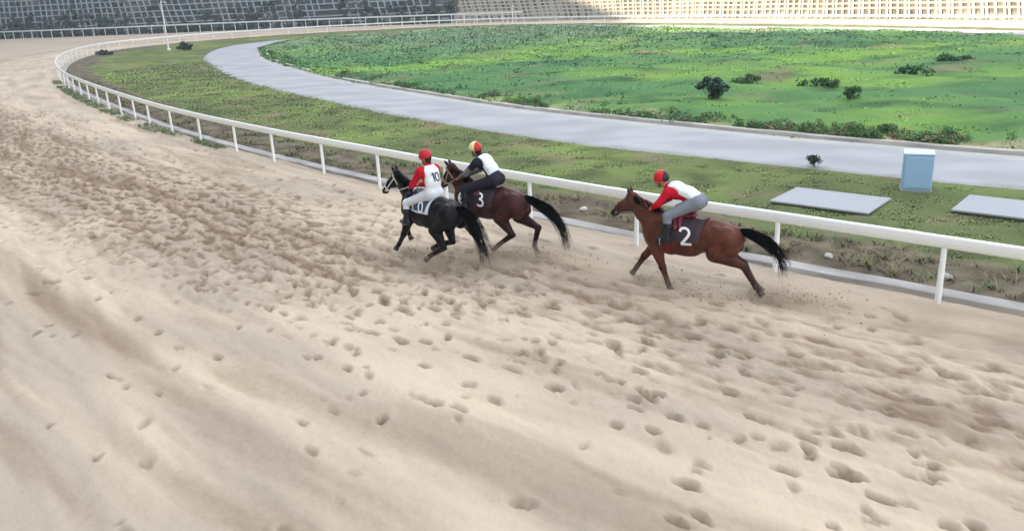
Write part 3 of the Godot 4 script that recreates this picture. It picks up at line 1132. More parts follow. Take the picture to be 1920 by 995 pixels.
func body_mesh(bones: Array, cell: float, grow := 0.0, clips := [], paint = null, into := [], mottle := 0.0) -> ArrayMesh:
	var lo := Vector3(1e9, 1e9, 1e9)
	var hi := -lo
	for q in bones:
		var r := maxf(q[2], q[3]) + grow + cell * 2.5
		var e := Vector3(r, r, r * maxf(q[4], 0.6))
		for w in 2:
			lo = lo.min(q[w] - e)
			hi = hi.max(q[w] + e)
	var nx := int((hi.x - lo.x) / cell) + 2
	var ny := int((hi.y - lo.y) / cell) + 2
	var nz := int((hi.z - lo.z) / cell) + 2
	var F := PackedFloat32Array()
	F.resize(nx * ny * nz)
	F.fill(1.0)
	var B := PackedFloat32Array()
	B.resize(nx * ny * nz)
	B.fill(1.0)
	var K := PackedByteArray()
	K.resize(nx * ny * nz)
	for bi in bones.size():
		var q: Array = bones[bi]
		var kz: float = q[4]
		var k: float = q[5]
		var ra: float = q[2]
		var rb: float = q[3]
		var r := maxf(ra, rb) + grow + maxf(k, 2.5 * cell)
		var rz := r * maxf(kz, 0.6) + cell
		var a: Vector3 = q[0]
		var b: Vector3 = q[1]
		var l := (a.min(b) - lo - Vector3(r, r, rz)) / cell
		var u := (a.max(b) - lo + Vector3(r, r, rz)) / cell
		var abx := b.x - a.x
		var aby := b.y - a.y
		var abz := (b.z - a.z) / kz
		var l2 := maxf(abx * abx + aby * aby + abz * abz, 1e-9)
		for iz in range(maxi(int(l.z), 0), mini(int(u.z) + 1, nz)):
			var pz := (lo.z + iz * cell - a.z) / kz
			for iy in range(maxi(int(l.y), 0), mini(int(u.y) + 1, ny)):
				var py := lo.y + iy * cell - a.y
				var row := (iz * ny + iy) * nx
				for ix in range(maxi(int(l.x), 0), mini(int(u.x) + 1, nx)):
					var px := lo.x + ix * cell - a.x
					var t := clampf((px * abx + py * aby + pz * abz) / l2, 0.0, 1.0)
					var dx := px - abx * t
					var dy := py - aby * t
					var dz := pz - abz * t
					var d := sqrt(dx * dx + dy * dy + dz * dz) - ra - (rb - ra) * t
					var e := row + ix
					if d < B[e]:
						B[e] = d
						K[e] = bi
					var f := F[e]
					var h := k - absf(f - d)
					if h > 0.0:
						F[e] = minf(f, d) - h * h / k * 0.25
					elif d < f:
						F[e] = d
	if grow != 0.0:
		for e in F.size():
			F[e] -= grow
	for c in clips:   # keeps the side where normal . p < offset
		var nn: Vector3 = c[0]
		var off: float = c[1]
		for iz in nz:
			for iy in ny:
				var row := (iz * ny + iy) * nx
				var s := nn.z * (lo.z + iz * cell) + nn.y * (lo.y + iy * cell) - off
				for ix in nx:
					F[row + ix] = maxf(F[row + ix], s + nn.x * (lo.x + ix * cell))
	var V := PackedVector3Array()
	var Nn := PackedVector3Array()
	var C := PackedColorArray()
	var idx := PackedInt32Array()
	var cells := {}
	var corner := [0, 1, nx, nx + 1, nx * ny, nx * ny + 1, nx * ny + nx, nx * ny + nx + 1]
	var edges := [[0, 1], [2, 3], [4, 5], [6, 7], [0, 2], [1, 3], [4, 6], [5, 7], [0, 4], [1, 5], [2, 6], [3, 7]]
	var near := cell * 2.2
	var act := PackedInt32Array()
	for iz in nz - 1:
		for iy in ny - 1:
			var row := (iz * ny + iy) * nx
			for ix in nx - 1:
				var e := row + ix
				if absf(F[e]) > near:
					continue
				var inside := 0
				for c in 8:
					if F[e + corner[c]] < 0.0:
						inside += 1
				if inside == 0 or inside == 8:
					continue
				var sum := Vector3.ZERO
				var cnt := 0
				for ed in edges:
					var f0 := F[e + corner[ed[0]]]
					var f1 := F[e + corner[ed[1]]]
					if (f0 < 0.0) != (f1 < 0.0):
						var t := f0 / (f0 - f1)
						var p0 := Vector3(ed[0] & 1, (ed[0] >> 1) & 1, ed[0] >> 2)
						var p1 := Vector3(ed[1] & 1, (ed[1] >> 1) & 1, ed[1] >> 2)
						sum += p0.lerp(p1, t)
						cnt += 1
				var g := Vector3.ZERO
				var col := Color(0, 0, 0)
				for c in 8:
					var f := F[e + corner[c]]
					g += Vector3((c & 1) * 2 - 1, ((c >> 1) & 1) * 2 - 1, (c >> 2) * 2 - 1) * f
					col += bones[K[e + corner[c]]][6]
				var p := lo + (Vector3(ix, iy, iz) + sum / cnt) * cell
				cells[e] = V.size()
				act.append(e)
				V.append(p)
				Nn.append(g.normalized())
				C.append(paint.call(p) if paint != null else col / 8.0 * (1.0 + mottle * N2.get_noise_3d(p.x * 4.0, p.y * 4.0, p.z * 4.0) + mottle * 0.6 * N1.get_noise_3d(p.x * 14.0, p.y * 14.0, p.z * 14.0)))
	for e in act:
		for ax in 3:
			var step: int = [1, nx, nx * ny][ax]
			var f0 := F[e]
			var f1 := F[e + step]
			if (f0 < 0.0) == (f1 < 0.0):
				continue
			var s1: int = [nx, nx * ny, 1][ax]
			var s2: int = [nx * ny, 1, nx][ax]
			if not (cells.has(e - s1) and cells.has(e - s2) and cells.has(e - s1 - s2)):
				continue
			var a: int = cells[e]
			var b: int = cells[e - s1]
			var c: int = cells[e - s1 - s2]
			var d: int = cells[e - s2]
			if f0 < 0.0:
				idx.append_array([a, c, b, a, d, c])
			else:
				idx.append_array([a, b, c, a, c, d])
	for more in into:   # other finished surfaces joined to this one
		var am: ArrayMesh = more
		var ar := am.surface_get_arrays(0)
		var off := V.size()
		V.append_array(ar[Mesh.ARRAY_VERTEX])
		Nn.append_array(ar[Mesh.ARRAY_NORMAL])
		C.append_array(ar[Mesh.ARRAY_COLOR])
		for i in ar[Mesh.ARRAY_INDEX]:
			idx.append(i + off)
	var arr := []
	arr.resize(Mesh.ARRAY_MAX)
	arr[Mesh.ARRAY_VERTEX] = V
	arr[Mesh.ARRAY_NORMAL] = Nn
	arr[Mesh.ARRAY_COLOR] = C
	arr[Mesh.ARRAY_INDEX] = idx
	var m := ArrayMesh.new()
	m.add_surface_from_arrays(Mesh.PRIMITIVE_TRIANGLES, arr)
	return m


func to_skin(bones: Array, from: Vector3, dir: Vector3, gap: float) -> Vector3:   # walks from outside onto the surface
	var p := from
	for k in 26:
		var d := field_at(bones, p) - gap
		if d < 0.001:
			break
		p += dir * d * 0.8
	return p


func strand(st: SurfaceTool, pts: Array, r0: float, r1: float, col: Color) -> void:
	var n := pts.size()
	var prev := []
	for i in n:
		var t: Vector3 = (pts[mini(i + 1, n - 1)] - pts[maxi(i - 1, 0)]).normalized()
		var s := t.cross(Vector3(0.21, 0.93, 0.3)).normalized()
		var b := s.cross(t)
		var r := lerpf(r0, r1, float(i) / (n - 1))
		var ring := []
		for k in 3:
			var a := TAU * k / 3.0
			ring.append([pts[i] + (s * cos(a) + b * sin(a)) * r, s * cos(a) + b * sin(a)])
		if i > 0:
			for k in 3:
				for e in [[prev, k], [ring, (k + 1) % 3], [prev, (k + 1) % 3], [prev, k], [ring, k], [ring, (k + 1) % 3]]:
					st.set_normal(e[0][e[1]][1])
					st.set_color(col)
					st.add_vertex(e[0][e[1]][0])
		prev = ring


func hair(spine: Array, widths: Array, count: int, thick: float, col: Color, sd: int, wisp := 0.25) -> ArrayMesh:   # a tail
	var r := RandomNumberGenerator.new()
	r.seed = sd
	var st := SurfaceTool.new()
	st.begin(Mesh.PRIMITIVE_TRIANGLES)
	var c := curve3(spine, 5)
	for k in count:
		var a := r.randf() * TAU
		var q := sqrt(r.randf())
		var long := r.randf_range(0.5, 1.0) if k > 6 else 1.0
		var pts := []
		var w := Vector3(r.randfn(), r.randfn(), r.randfn()) * wisp * 0.12
		var n := c.size()
		var m := maxi(int(n * long), 4)
		for i in m:
			var t := float(i) / (n - 1)
			var x := t * (widths.size() - 1)
			var wi := lerpf(widths[int(x)], widths[mini(int(x) + 1, widths.size() - 1)], x - int(x))
			pts.append(c[i] + (Vector3(0, cos(a), sin(a)) * q) * wi + w * t * t)
		strand(st, pts, thick, thick * 0.25, col * r.randf_range(0.6, 1.5))
	return st.commit()


func strokes(text: String) -> Array:
	var d := {
		"0": [[Vector2(0.3, 1), Vector2(0.08, 0.85), Vector2(0.02, 0.5), Vector2(0.08, 0.15), Vector2(0.3, 0), Vector2(0.52, 0.15), Vector2(0.58, 0.5), Vector2(0.52, 0.85), Vector2(0.3, 1)]],
		"1": [[Vector2(0.12, 0.8), Vector2(0.32, 1.0), Vector2(0.32, 0.5), Vector2(0.32, 0.0)]],
		"2": [[Vector2(0.03, 0.76), Vector2(0.1, 0.93), Vector2(0.3, 1), Vector2(0.5, 0.93), Vector2(0.57, 0.74), Vector2(0.48, 0.52), Vector2(0.26, 0.26), Vector2(0.03, 0.01)], [Vector2(0.0, 0.02), Vector2(0.3, 0.02), Vector2(0.62, 0.02)]],
		"3": [[Vector2(0.05, 0.88), Vector2(0.2, 0.99), Vector2(0.42, 0.98), Vector2(0.55, 0.83), Vector2(0.5, 0.64), Vector2(0.28, 0.54)], [Vector2(0.28, 0.54), Vector2(0.52, 0.45), Vector2(0.59, 0.25), Vector2(0.47, 0.05), Vector2(0.25, 0), Vector2(0.02, 0.1)]],
		"6": [[Vector2(0.42, 1), Vector2(0.2, 0.78), Vector2(0.05, 0.5), Vector2(0.03, 0.25), Vector2(0.13, 0.05), Vector2(0.3, 0), Vector2(0.5, 0.08), Vector2(0.57, 0.27), Vector2(0.47, 0.45), Vector2(0.28, 0.48), Vector2(0.08, 0.34)]],
	}
	return d[text]


func print_on(text: String, surf: Callable, width: float) -> ArrayMesh:   # a painted digit that follows a cloth: surf(x, y) gives [point, normal]
	var st := SurfaceTool.new()
	st.begin(Mesh.PRIMITIVE_TRIANGLES)
	for s in strokes(text):
		var c := smooth_curve(s, 4)
		var rows := []
		for i in c.size():
			var t := (c[mini(i + 1, c.size() - 1)] - c[maxi(i - 1, 0)]).normalized()
			var side := Vector2(-t.y, t.x) * width * 0.5
			var a: Array = surf.call(c[i].x - side.x, c[i].y - side.y)
			var b: Array = surf.call(c[i].x + side.x, c[i].y + side.y)
			rows.append([a, b])
		for i in rows.size() - 1:
			for e in [rows[i][0], rows[i][1], rows[i + 1][1], rows[i][0], rows[i + 1][1], rows[i + 1][0]]:
				st.set_normal(e[1])
				st.add_vertex(e[0])
	return st.commit()


# ------------------------------------------------------------------ a horse, x forwards, y up, z to its right
func leg_bones(out: Array, pts: Array, radii: Array, coat: Color, sock: Color) -> void:
	for i in pts.size() - 1:
		out.append(bone(pts[i], pts[i + 1], radii[i], radii[i + 1], 0.85 if i == 0 else 0.92, 0.045 if i < 2 else 0.022, coat if i < 1 else coat.lerp(sock, 0.55) if i == 1 else sock))


func make_horse(label: String, h: Dictionary) -> Dictionary:
	var o := thing("horse", label, "horse", "")
	var coat: Color = h.coat
	var sock: Color = h.sock
	var dy: float = h.dy
	var up := Vector3(0, dy, 0)
	var b := []
	var belly: Color = coat * 0.8
	# trunk
	b.append(bone(Vector3(0.58, 1.00, 0) + up, Vector3(0.10, 0.955, 0) + up, 0.325, 0.305, 0.78, 0.08, coat))
	b.append(bone(Vector3(0.10, 0.955, 0) + up, Vector3(-0.36, 1.00, 0) + up, 0.305, 0.245, 0.88, 0.08, coat))
	b.append(bone(Vector3(-0.34, 1.045, 0) + up, Vector3(-0.66, 1.00, 0) + up, 0.245, 0.205, 0.95, 0.08, coat))
	b.append(bone(Vector3(-0.30, 1.17, 0) + up, Vector3(-0.70, 1.10, 0) + up, 0.11, 0.075, 0.9, 0.08, coat))
	b.append(bone(Vector3(0.60, 1.30, 0) + up, Vector3(0.12, 1.19, 0) + up, 0.07, 0.06, 0.7, 0.10, coat))
	b.append(bone(Vector3(0.72, 1.02, 0) + up, Vector3(0.70, 0.86, 0) + up, 0.19, 0.17, 0.9, 0.09, coat))
	b.append(bone(Vector3(0.45, 0.72, 0) + up, Vector3(0.0, 0.74, 0) + up, 0.10, 0.10, 1.1, 0.1, belly))
	var trunk := b.duplicate()
	for s in [-1.0, 1.0]:
		b.append(bone(Vector3(0.52, 1.20, 0.12 * s) + up, Vector3(0.70, 0.92, 0.15 * s) + up, 0.135, 0.12, 0.8, 0.03, coat))
		b.append(bone(Vector3(0.40, 1.02, 0.19 * s) + up, Vector3(0.60, 0.86, 0.19 * s) + up, 0.07, 0.075, 0.8, 0.025, coat))
		b.append(bone(Vector3(-0.42, 1.14, 0.15 * s) + up, Vector3(-0.46, 0.92, 0.17 * s) + up, 0.10, 0.09, 0.7, 0.03, coat))
		b.append(bone(Vector3(-0.60, 1.08, 0.12 * s) + up, Vector3(-0.68, 0.86, 0.13 * s) + up, 0.155, 0.14, 0.85, 0.03, coat))
	# neck and head
	var neck: Array = h.neck
	b.append(bone(neck[0], neck[1], 0.245, 0.185, 0.5, 0.10, coat))
	b.append(bone(neck[1], neck[2], 0.185, 0.115, 0.55, 0.06, coat))
	var poll: Vector3 = neck[2]
	var muz: Vector3 = h.muzzle
	var f := (muz - poll).normalized()
	var lat := f.cross(Vector3.UP).normalized()      # to its right
	var brow := lat.cross(f).normalized()            # towards the forehead
	var dark: Color = h.muzzle_color
	var ln := muz.distance_to(poll)
	b.append(bone(poll + f * 0.03, poll + f * ln * 0.55 + brow * 0.015, 0.098, 0.078, 0.78, 0.05, coat))
	b.append(bone(poll + f * ln * 0.55 + brow * 0.015, muz - f * 0.05, 0.078, 0.057, 0.8, 0.04, coat.lerp(dark, 0.35)))
	b.append(bone(muz - f * 0.06 - brow * 0.01, muz, 0.058, 0.05, 0.9, 0.03, dark))
	b.append(bone(muz - f * 0.07 - brow * 0.05, muz - f * 0.03 - brow * 0.045, 0.036, 0.03, 0.9, 0.03, dark))
	b.append(bone(poll + f * 0.12 - brow * 0.085, poll + f * 0.26 - brow * 0.055, 0.098, 0.062, 0.62, 0.05, coat))
	for s in [-1.0, 1.0]:
		var e0: Vector3 = poll + brow * 0.08 - f * 0.015 + lat * 0.05 * s
		var tip: Vector3 = e0 + brow * 0.135 - f * 0.055 + lat * 0.022 * s
		b.append(bone(e0, e0.lerp(tip, 0.45), 0.026, 0.029, 1.0, 0.02, coat * 0.7))
		b.append(bone(e0.lerp(tip, 0.45), tip, 0.029, 0.006, 1.0, 0.02, coat * 0.5))
		b.append(bone(poll + f * 0.17 + brow * 0.055 + lat * 0.055 * s, poll + f * 0.20 + brow * 0.05 + lat * 0.055 * s, 0.026, 0.02, 1.0, 0.03, coat))
		b.append(bone(muz - f * 0.02 + brow * 0.028 + lat * 0.036 * s, muz - f * 0.035 + brow * 0.028 + lat * 0.036 * s, 0.016, 0.014, 1.0, 0.02, dark * 0.7))
	# legs: fore = [elbow, knee, fetlock, hoof], hind = [hip, stifle, hock, fetlock, hoof]
	for l in h.fore:
		leg_bones(b, l, [0.125, 0.058, 0.042, 0.046], coat, sock)
		b.append(bone(l[1], l[1] + (l[2] - l[1]).normalized() * 0.05, 0.056, 0.046, 1.0, 0.03, sock))
		b.append(bone(l[1] + (l[2] - l[1]) * 0.3, l[2], 0.036, 0.036, 0.85, 0.02, sock))
		b.append(bone(l[2], l[2].lerp(l[3], 0.3), 0.046, 0.042, 1.0, 0.02, sock))
	for l in h.hind:
		leg_bones(b, l, [0.20, 0.135, 0.06, 0.046, 0.048], coat, sock)
		b.append(bone(l[1].lerp(l[2], 0.1), l[1].lerp(l[2], 0.62), 0.115, 0.066, 0.8, 0.05, coat))
		var heel: Vector3 = (l[2] - l[1].lerp(l[3], 0.5)).normalized()
		b.append(bone(l[2] + heel * 0.03, l[2].lerp(l[3], 0.35), 0.045, 0.037, 0.8, 0.03, sock))
		b.append(bone(l[3], l[3].lerp(l[4], 0.3), 0.048, 0.044, 1.0, 0.02, sock))
	# dock of the tail
	var tl: Array = h.tail
	b.append(bone(tl[0] + Vector3(0.1, 0, 0), tl[1], 0.06, 0.035, 1.0, 0.05, coat * 0.6))
	var coatm := vmat(h.gloss, 0.27)
	coatm.normal_enabled = true
	coatm.normal_texture = M.cloth.normal_texture
	coatm.normal_scale = 0.15
	coatm.uv1_triplanar = true
	coatm.uv1_scale = Vector3(4, 4, 4)
	part("body", body_mesh(b, 0.017, 0.0, [], null, [], 0.45), coatm, o)
	# hooves
	for l in h.fore + h.hind:
		var n: int = l.size()
		var d: Vector3 = (l[n - 1] - l[n - 2]).normalized()
		part("hoof", rod(l[n - 1] - d * 0.02, l[n - 1] + d * 0.065, 0.047, 0.060, 12), M.hoof, o)
	for s in [-1.0, 1.0]:
		var sp := SphereMesh.new()
		sp.radius = 0.021
		sp.height = 0.042
		sp.radial_segments = 16
		sp.rings = 8
		var e := part("eye", sp, M.eye, o)
		e.position = poll + f * 0.185 + brow * 0.05 + lat * 0.066 * s
	# mane and forelock
	var r := RandomNumberGenerator.new()
	r.seed = int(h.seed)
	var st := SurfaceTool.new()
	st.begin(Mesh.PRIMITIVE_TRIANGLES)
	var crest := curve3([poll + brow * 0.08 - f * 0.03, neck[1] + Vector3(-0.115, 0.145, 0), neck[0] + Vector3(-0.13, 0.215, 0)], 14)
	for k in 420:
		var t := r.randf()
		var x := t * (crest.size() - 1)
		var c := crest[int(x)].lerp(crest[mini(int(x) + 1, crest.size() - 1)], x - int(x))
		c += Vector3(r.randfn() * 0.008, r.randfn() * 0.008 - 0.02, r.randfn() * 0.012)
		var side := -1.0 if r.randf() < 0.72 else 1.0
		var lg := r.randf_range(0.10, 0.19)
		var back := Vector3(-0.7, -0.15, 0) * lg
		strand(st, [c, c + Vector3(0, 0.022, 0.012 * side) + back * 0.15, c + Vector3(0, 0.005, 0.045 * side) + back * 0.5, c + Vector3(0, -0.55 * lg, 0.085 * side) + back], 0.007, 0.002, h.hair * r.randf_range(0.6, 1.5))
	for k in 40:
		var c: Vector3 = poll + brow * 0.085 + lat * r.randfn() * 0.02
		strand(st, [c, c + brow * 0.02 + f * 0.04, c + f * 0.10 - brow * 0.005 + lat * r.randfn() * 0.02], 0.006, 0.002, h.hair)
	part("mane", st.commit(), M.skin, o)
	part("tail", hair(tl, h.tail_width, 340, 0.0065, h.hair, int(h.seed) + 3, 0.55), M.skin, o)
	# bridle
	var strap: Material = h.strap
	var ring := func(at: Vector3, ax: Vector3, gap: float, wide: float) -> ArrayMesh:
		var pts := PackedVector3Array()
		var nr := PackedVector3Array()
		var u: Vector3 = ax.cross(lat).normalized()
		for k in 25:
			var a := TAU * k / 24.0
			var d: Vector3 = lat * cos(a) + u * sin(a)
			pts.append(to_skin(b, at + d * 0.22, -d, gap))
			nr.append(d)
		return sweep_n(pts, wide, 0.008, nr)
	var br := part("noseband", ring.call(muz - f * 0.13 - brow * 0.01, f, 0.006, 0.026), strap, o)
	br.set_meta("n_x", 0)
	part("browband", ring.call(poll + f * 0.075, (f + brow * 0.25).normalized(), 0.006, 0.022), strap, o)
	for s in [-1.0, 1.0]:
		var pts := PackedVector3Array()
		var nr := PackedVector3Array()
		for k in 7:
			var c: Vector3 = (poll + f * 0.06 + brow * 0.0).lerp(muz - f * 0.085 - brow * 0.03, k / 6.0)
			pts.append(to_skin(b, c + lat * s * 0.2, -lat * s, 0.006))
			nr.append(lat * s)
		part("cheek_strap", sweep_n(pts, 0.02, 0.008, nr), strap, o)
		var bit: Vector3 = to_skin(b, muz - f * 0.085 - brow * 0.03 + lat * s * 0.2, -lat * s, 0.012)
		var tor := TorusMesh.new()
		tor.inner_radius = 0.016
		tor.outer_radius = 0.022
		tor.rings = 16
		tor.ring_segments = 8
		var tm := part("bit_ring", tor, M.metal, o)
		tm.position = bit
		tm.basis = Basis(Quaternion(Vector3.UP, lat))
		# rein to the hand
		var hand: Vector3 = h.hands[0 if s < 0.0 else 1]
		var mid := bit.lerp(hand, 0.5) + Vector3(0, -0.035, 0.05 * s)
		part("rein", tube(curve3([bit, mid, hand + Vector3(0.02, 0, 0)], 8), _same(17, 0.009), 6), h.rein, o)
	# saddle cloth, following the barrel
	var x0: float = h.cloth[0]
	var x1: float = h.cloth[1]
	var low: float = h.cloth[2]
	var surf := func(x: float, a: float, gap: float) -> Vector3:
		var d := Vector3(0, cos(a), sin(a))
		var c := Vector3(x, 0.98 + dy, 0)
		return to_skin(trunk, c + d * 0.62, -d, gap)
	var nu := 30
	var nv := 41
	var P := PackedVector3Array()
	var C := PackedColorArray()
	for i in nu:
		var x := lerpf(x0, x1, float(i) / (nu - 1))
		for j in nv:
			var q := float(j) / (nv - 1) * 2.0 - 1.0
			var xx := x + 0.07 * absf(q) * (1.0 if i > nu / 2 else 0.4)
			P.append(surf.call(xx, q * low, 0.020 + 0.006 * sin(i * 0.9 + absf(q) * 3.0) * absf(q)))
			var rim := i < 2 or i > nu - 5 or j < 2 or j > nv - 3
			C.append(h.cloth_rim if rim else h.cloth_color)
	var cl := part("saddle_cloth", grid_mesh(P, C, nu, nv, true), M.cloth, o)
	for dg in h.digits:     # [digit, x of its front edge, y angle of its middle, height]
		for s in [-1.0, 1.0]:
			var on := func(u: float, v: float) -> Array:
				var hh: float = dg[3]
				var x: float = dg[1] - u * hh if s < 0.0 else dg[1] - 0.6 * hh + u * hh
				x += 0.18 * (v - 0.5) * hh
				var a: float = s * (dg[2] - (v - 0.5) * hh / 0.31)
				var d := Vector3(0, cos(a), sin(a))
				return [surf.call(x, a, 0.034), d]
			part("number", print_on(dg[0], on, 0.15), M.ink_white, cl)
	# girth
	var gp := PackedVector3Array()
	var gn := PackedVector3Array()
	for k in 41:
		var a := TAU * k / 40.0
		gp.append(surf.call(0.40, a, 0.03 if cos(a) > -0.2 else 0.008))
		gn.append(Vector3(0, cos(a), sin(a)))
	part("girth", sweep_n(gp, 0.09, 0.008, gn), h.girth, o)
	# saddle: a small racing seat with flaps
	var sb := []
	var top: Vector3 = surf.call(0.22, 0.0, 0.0)
	sb.append(bone(top + Vector3(0.17, 0.035, 0), top + Vector3(0.0, 0.015, 0), 0.05, 0.04, 1.6, 0.05))
	sb.append(bone(top + Vector3(0.0, 0.015, 0), top + Vector3(-0.22, 0.045, 0), 0.045, 0.05, 2.0, 0.05))
	for s in [-1.0, 1.0]:
		sb.append(bone(top + Vector3(0.10, 0.0, 0.11 * s), surf.call(0.26, 0.95 * s, 0.03), 0.04, 0.03, 1.0, 0.05))
		sb.append(bone(top + Vector3(0.0, 0.0, 0.12 * s), surf.call(0.18, 0.85 * s, 0.03), 0.04, 0.03, 1.0, 0.05))
	part("saddle", body_mesh(sb, 0.014), h.saddle, o)
	# stirrups
	for s in [0, 1]:
		var foot: Vector3 = h.feet[s]
		var sg := -1.0 if s == 0 else 1.0
		var from: Vector3 = surf.call(0.24, 0.7 * sg, 0.05)
		part("stirrup_leather", tube(PackedVector3Array([from, from.lerp(foot + Vector3(0, 0.12, 0), 0.5) + Vector3(0, 0, 0.03 * sg), foot + Vector3(0, 0.10, 0)]), _same(3, 0.012), 6), M.leather, o)
		var pts := PackedVector3Array()
		for k in 17:
			var a := TAU * k / 16.0
			pts.append(foot + Vector3(0, 0.03 + 0.07 * cos(a), 0.06 * sin(a)))
		part("stirrup", tube(pts, _same(17, 0.008), 6, Vector2.ONE, Vector3.RIGHT), M.metal, o)
	return {"node": o, "bones": b}


func _same(n: int, v: float) -> PackedFloat32Array:
	var a := PackedFloat32Array()
	a.resize(n)
	a.fill(v)
	return a


# ------------------------------------------------------------------ a rider
func hand_mesh(wrist: Vector3, dir: Vector3, back: Vector3, thumb_side: float, skin: Color) -> ArrayMesh:
	var x := dir.normalized()
	var z := x.cross(back).normalized()
	var y := z.cross(x).normalized()
	z *= thumb_side
	var at := func(a: float, b: float, c: float) -> Vector3:
		return wrist + x * a + y * b + z * c
	var b := []
	b.append(bone(at.call(-0.03, 0, 0), at.call(0.02, 0, 0), 0.026, 0.026, 1.0, 0.02, skin))
	var lens := [[0.040, 0.025, 0.019], [0.044, 0.028, 0.020], [0.041, 0.026, 0.019], [0.032, 0.020, 0.016]]
	for k in 4:
		var c := 0.029 - 0.0195 * k
		var kn: Vector3 = at.call(0.084 - 0.004 * absf(k - 1.2), 0.004, c)
		b.append(bone(at.call(0.015, 0, c * 0.7), kn, 0.017, 0.0125, 1.0, 0.012, skin))
		var ang := -0.85 - 0.1 * k
		var p := kn
		for s in 3:
			var l: float = lens[k][s]
			var q: Vector3 = p + (x * cos(ang) + y * sin(ang)) * l
			b.append(bone(p, q, 0.0098 - 0.001 * s, 0.0090 - 0.001 * s, 1.0, 0.004, skin))
			p = q
			ang -= 1.25 - 0.25 * s
	var t0: Vector3 = at.call(0.022, -0.006, 0.028)
	var t1: Vector3 = at.call(0.050, -0.022, 0.047)
	var t2: Vector3 = at.call(0.080, -0.034, 0.040)
	var t3: Vector3 = at.call(0.098, -0.044, 0.026)
	b.append(bone(t0, t1, 0.014, 0.012, 1.0, 0.012, skin))
	b.append(bone(t1, t2, 0.0112, 0.0100, 1.0, 0.004, skin))
	b.append(bone(t2, t3, 0.0100, 0.0080, 1.0, 0.004, skin))
	return body_mesh(b, 0.0048)


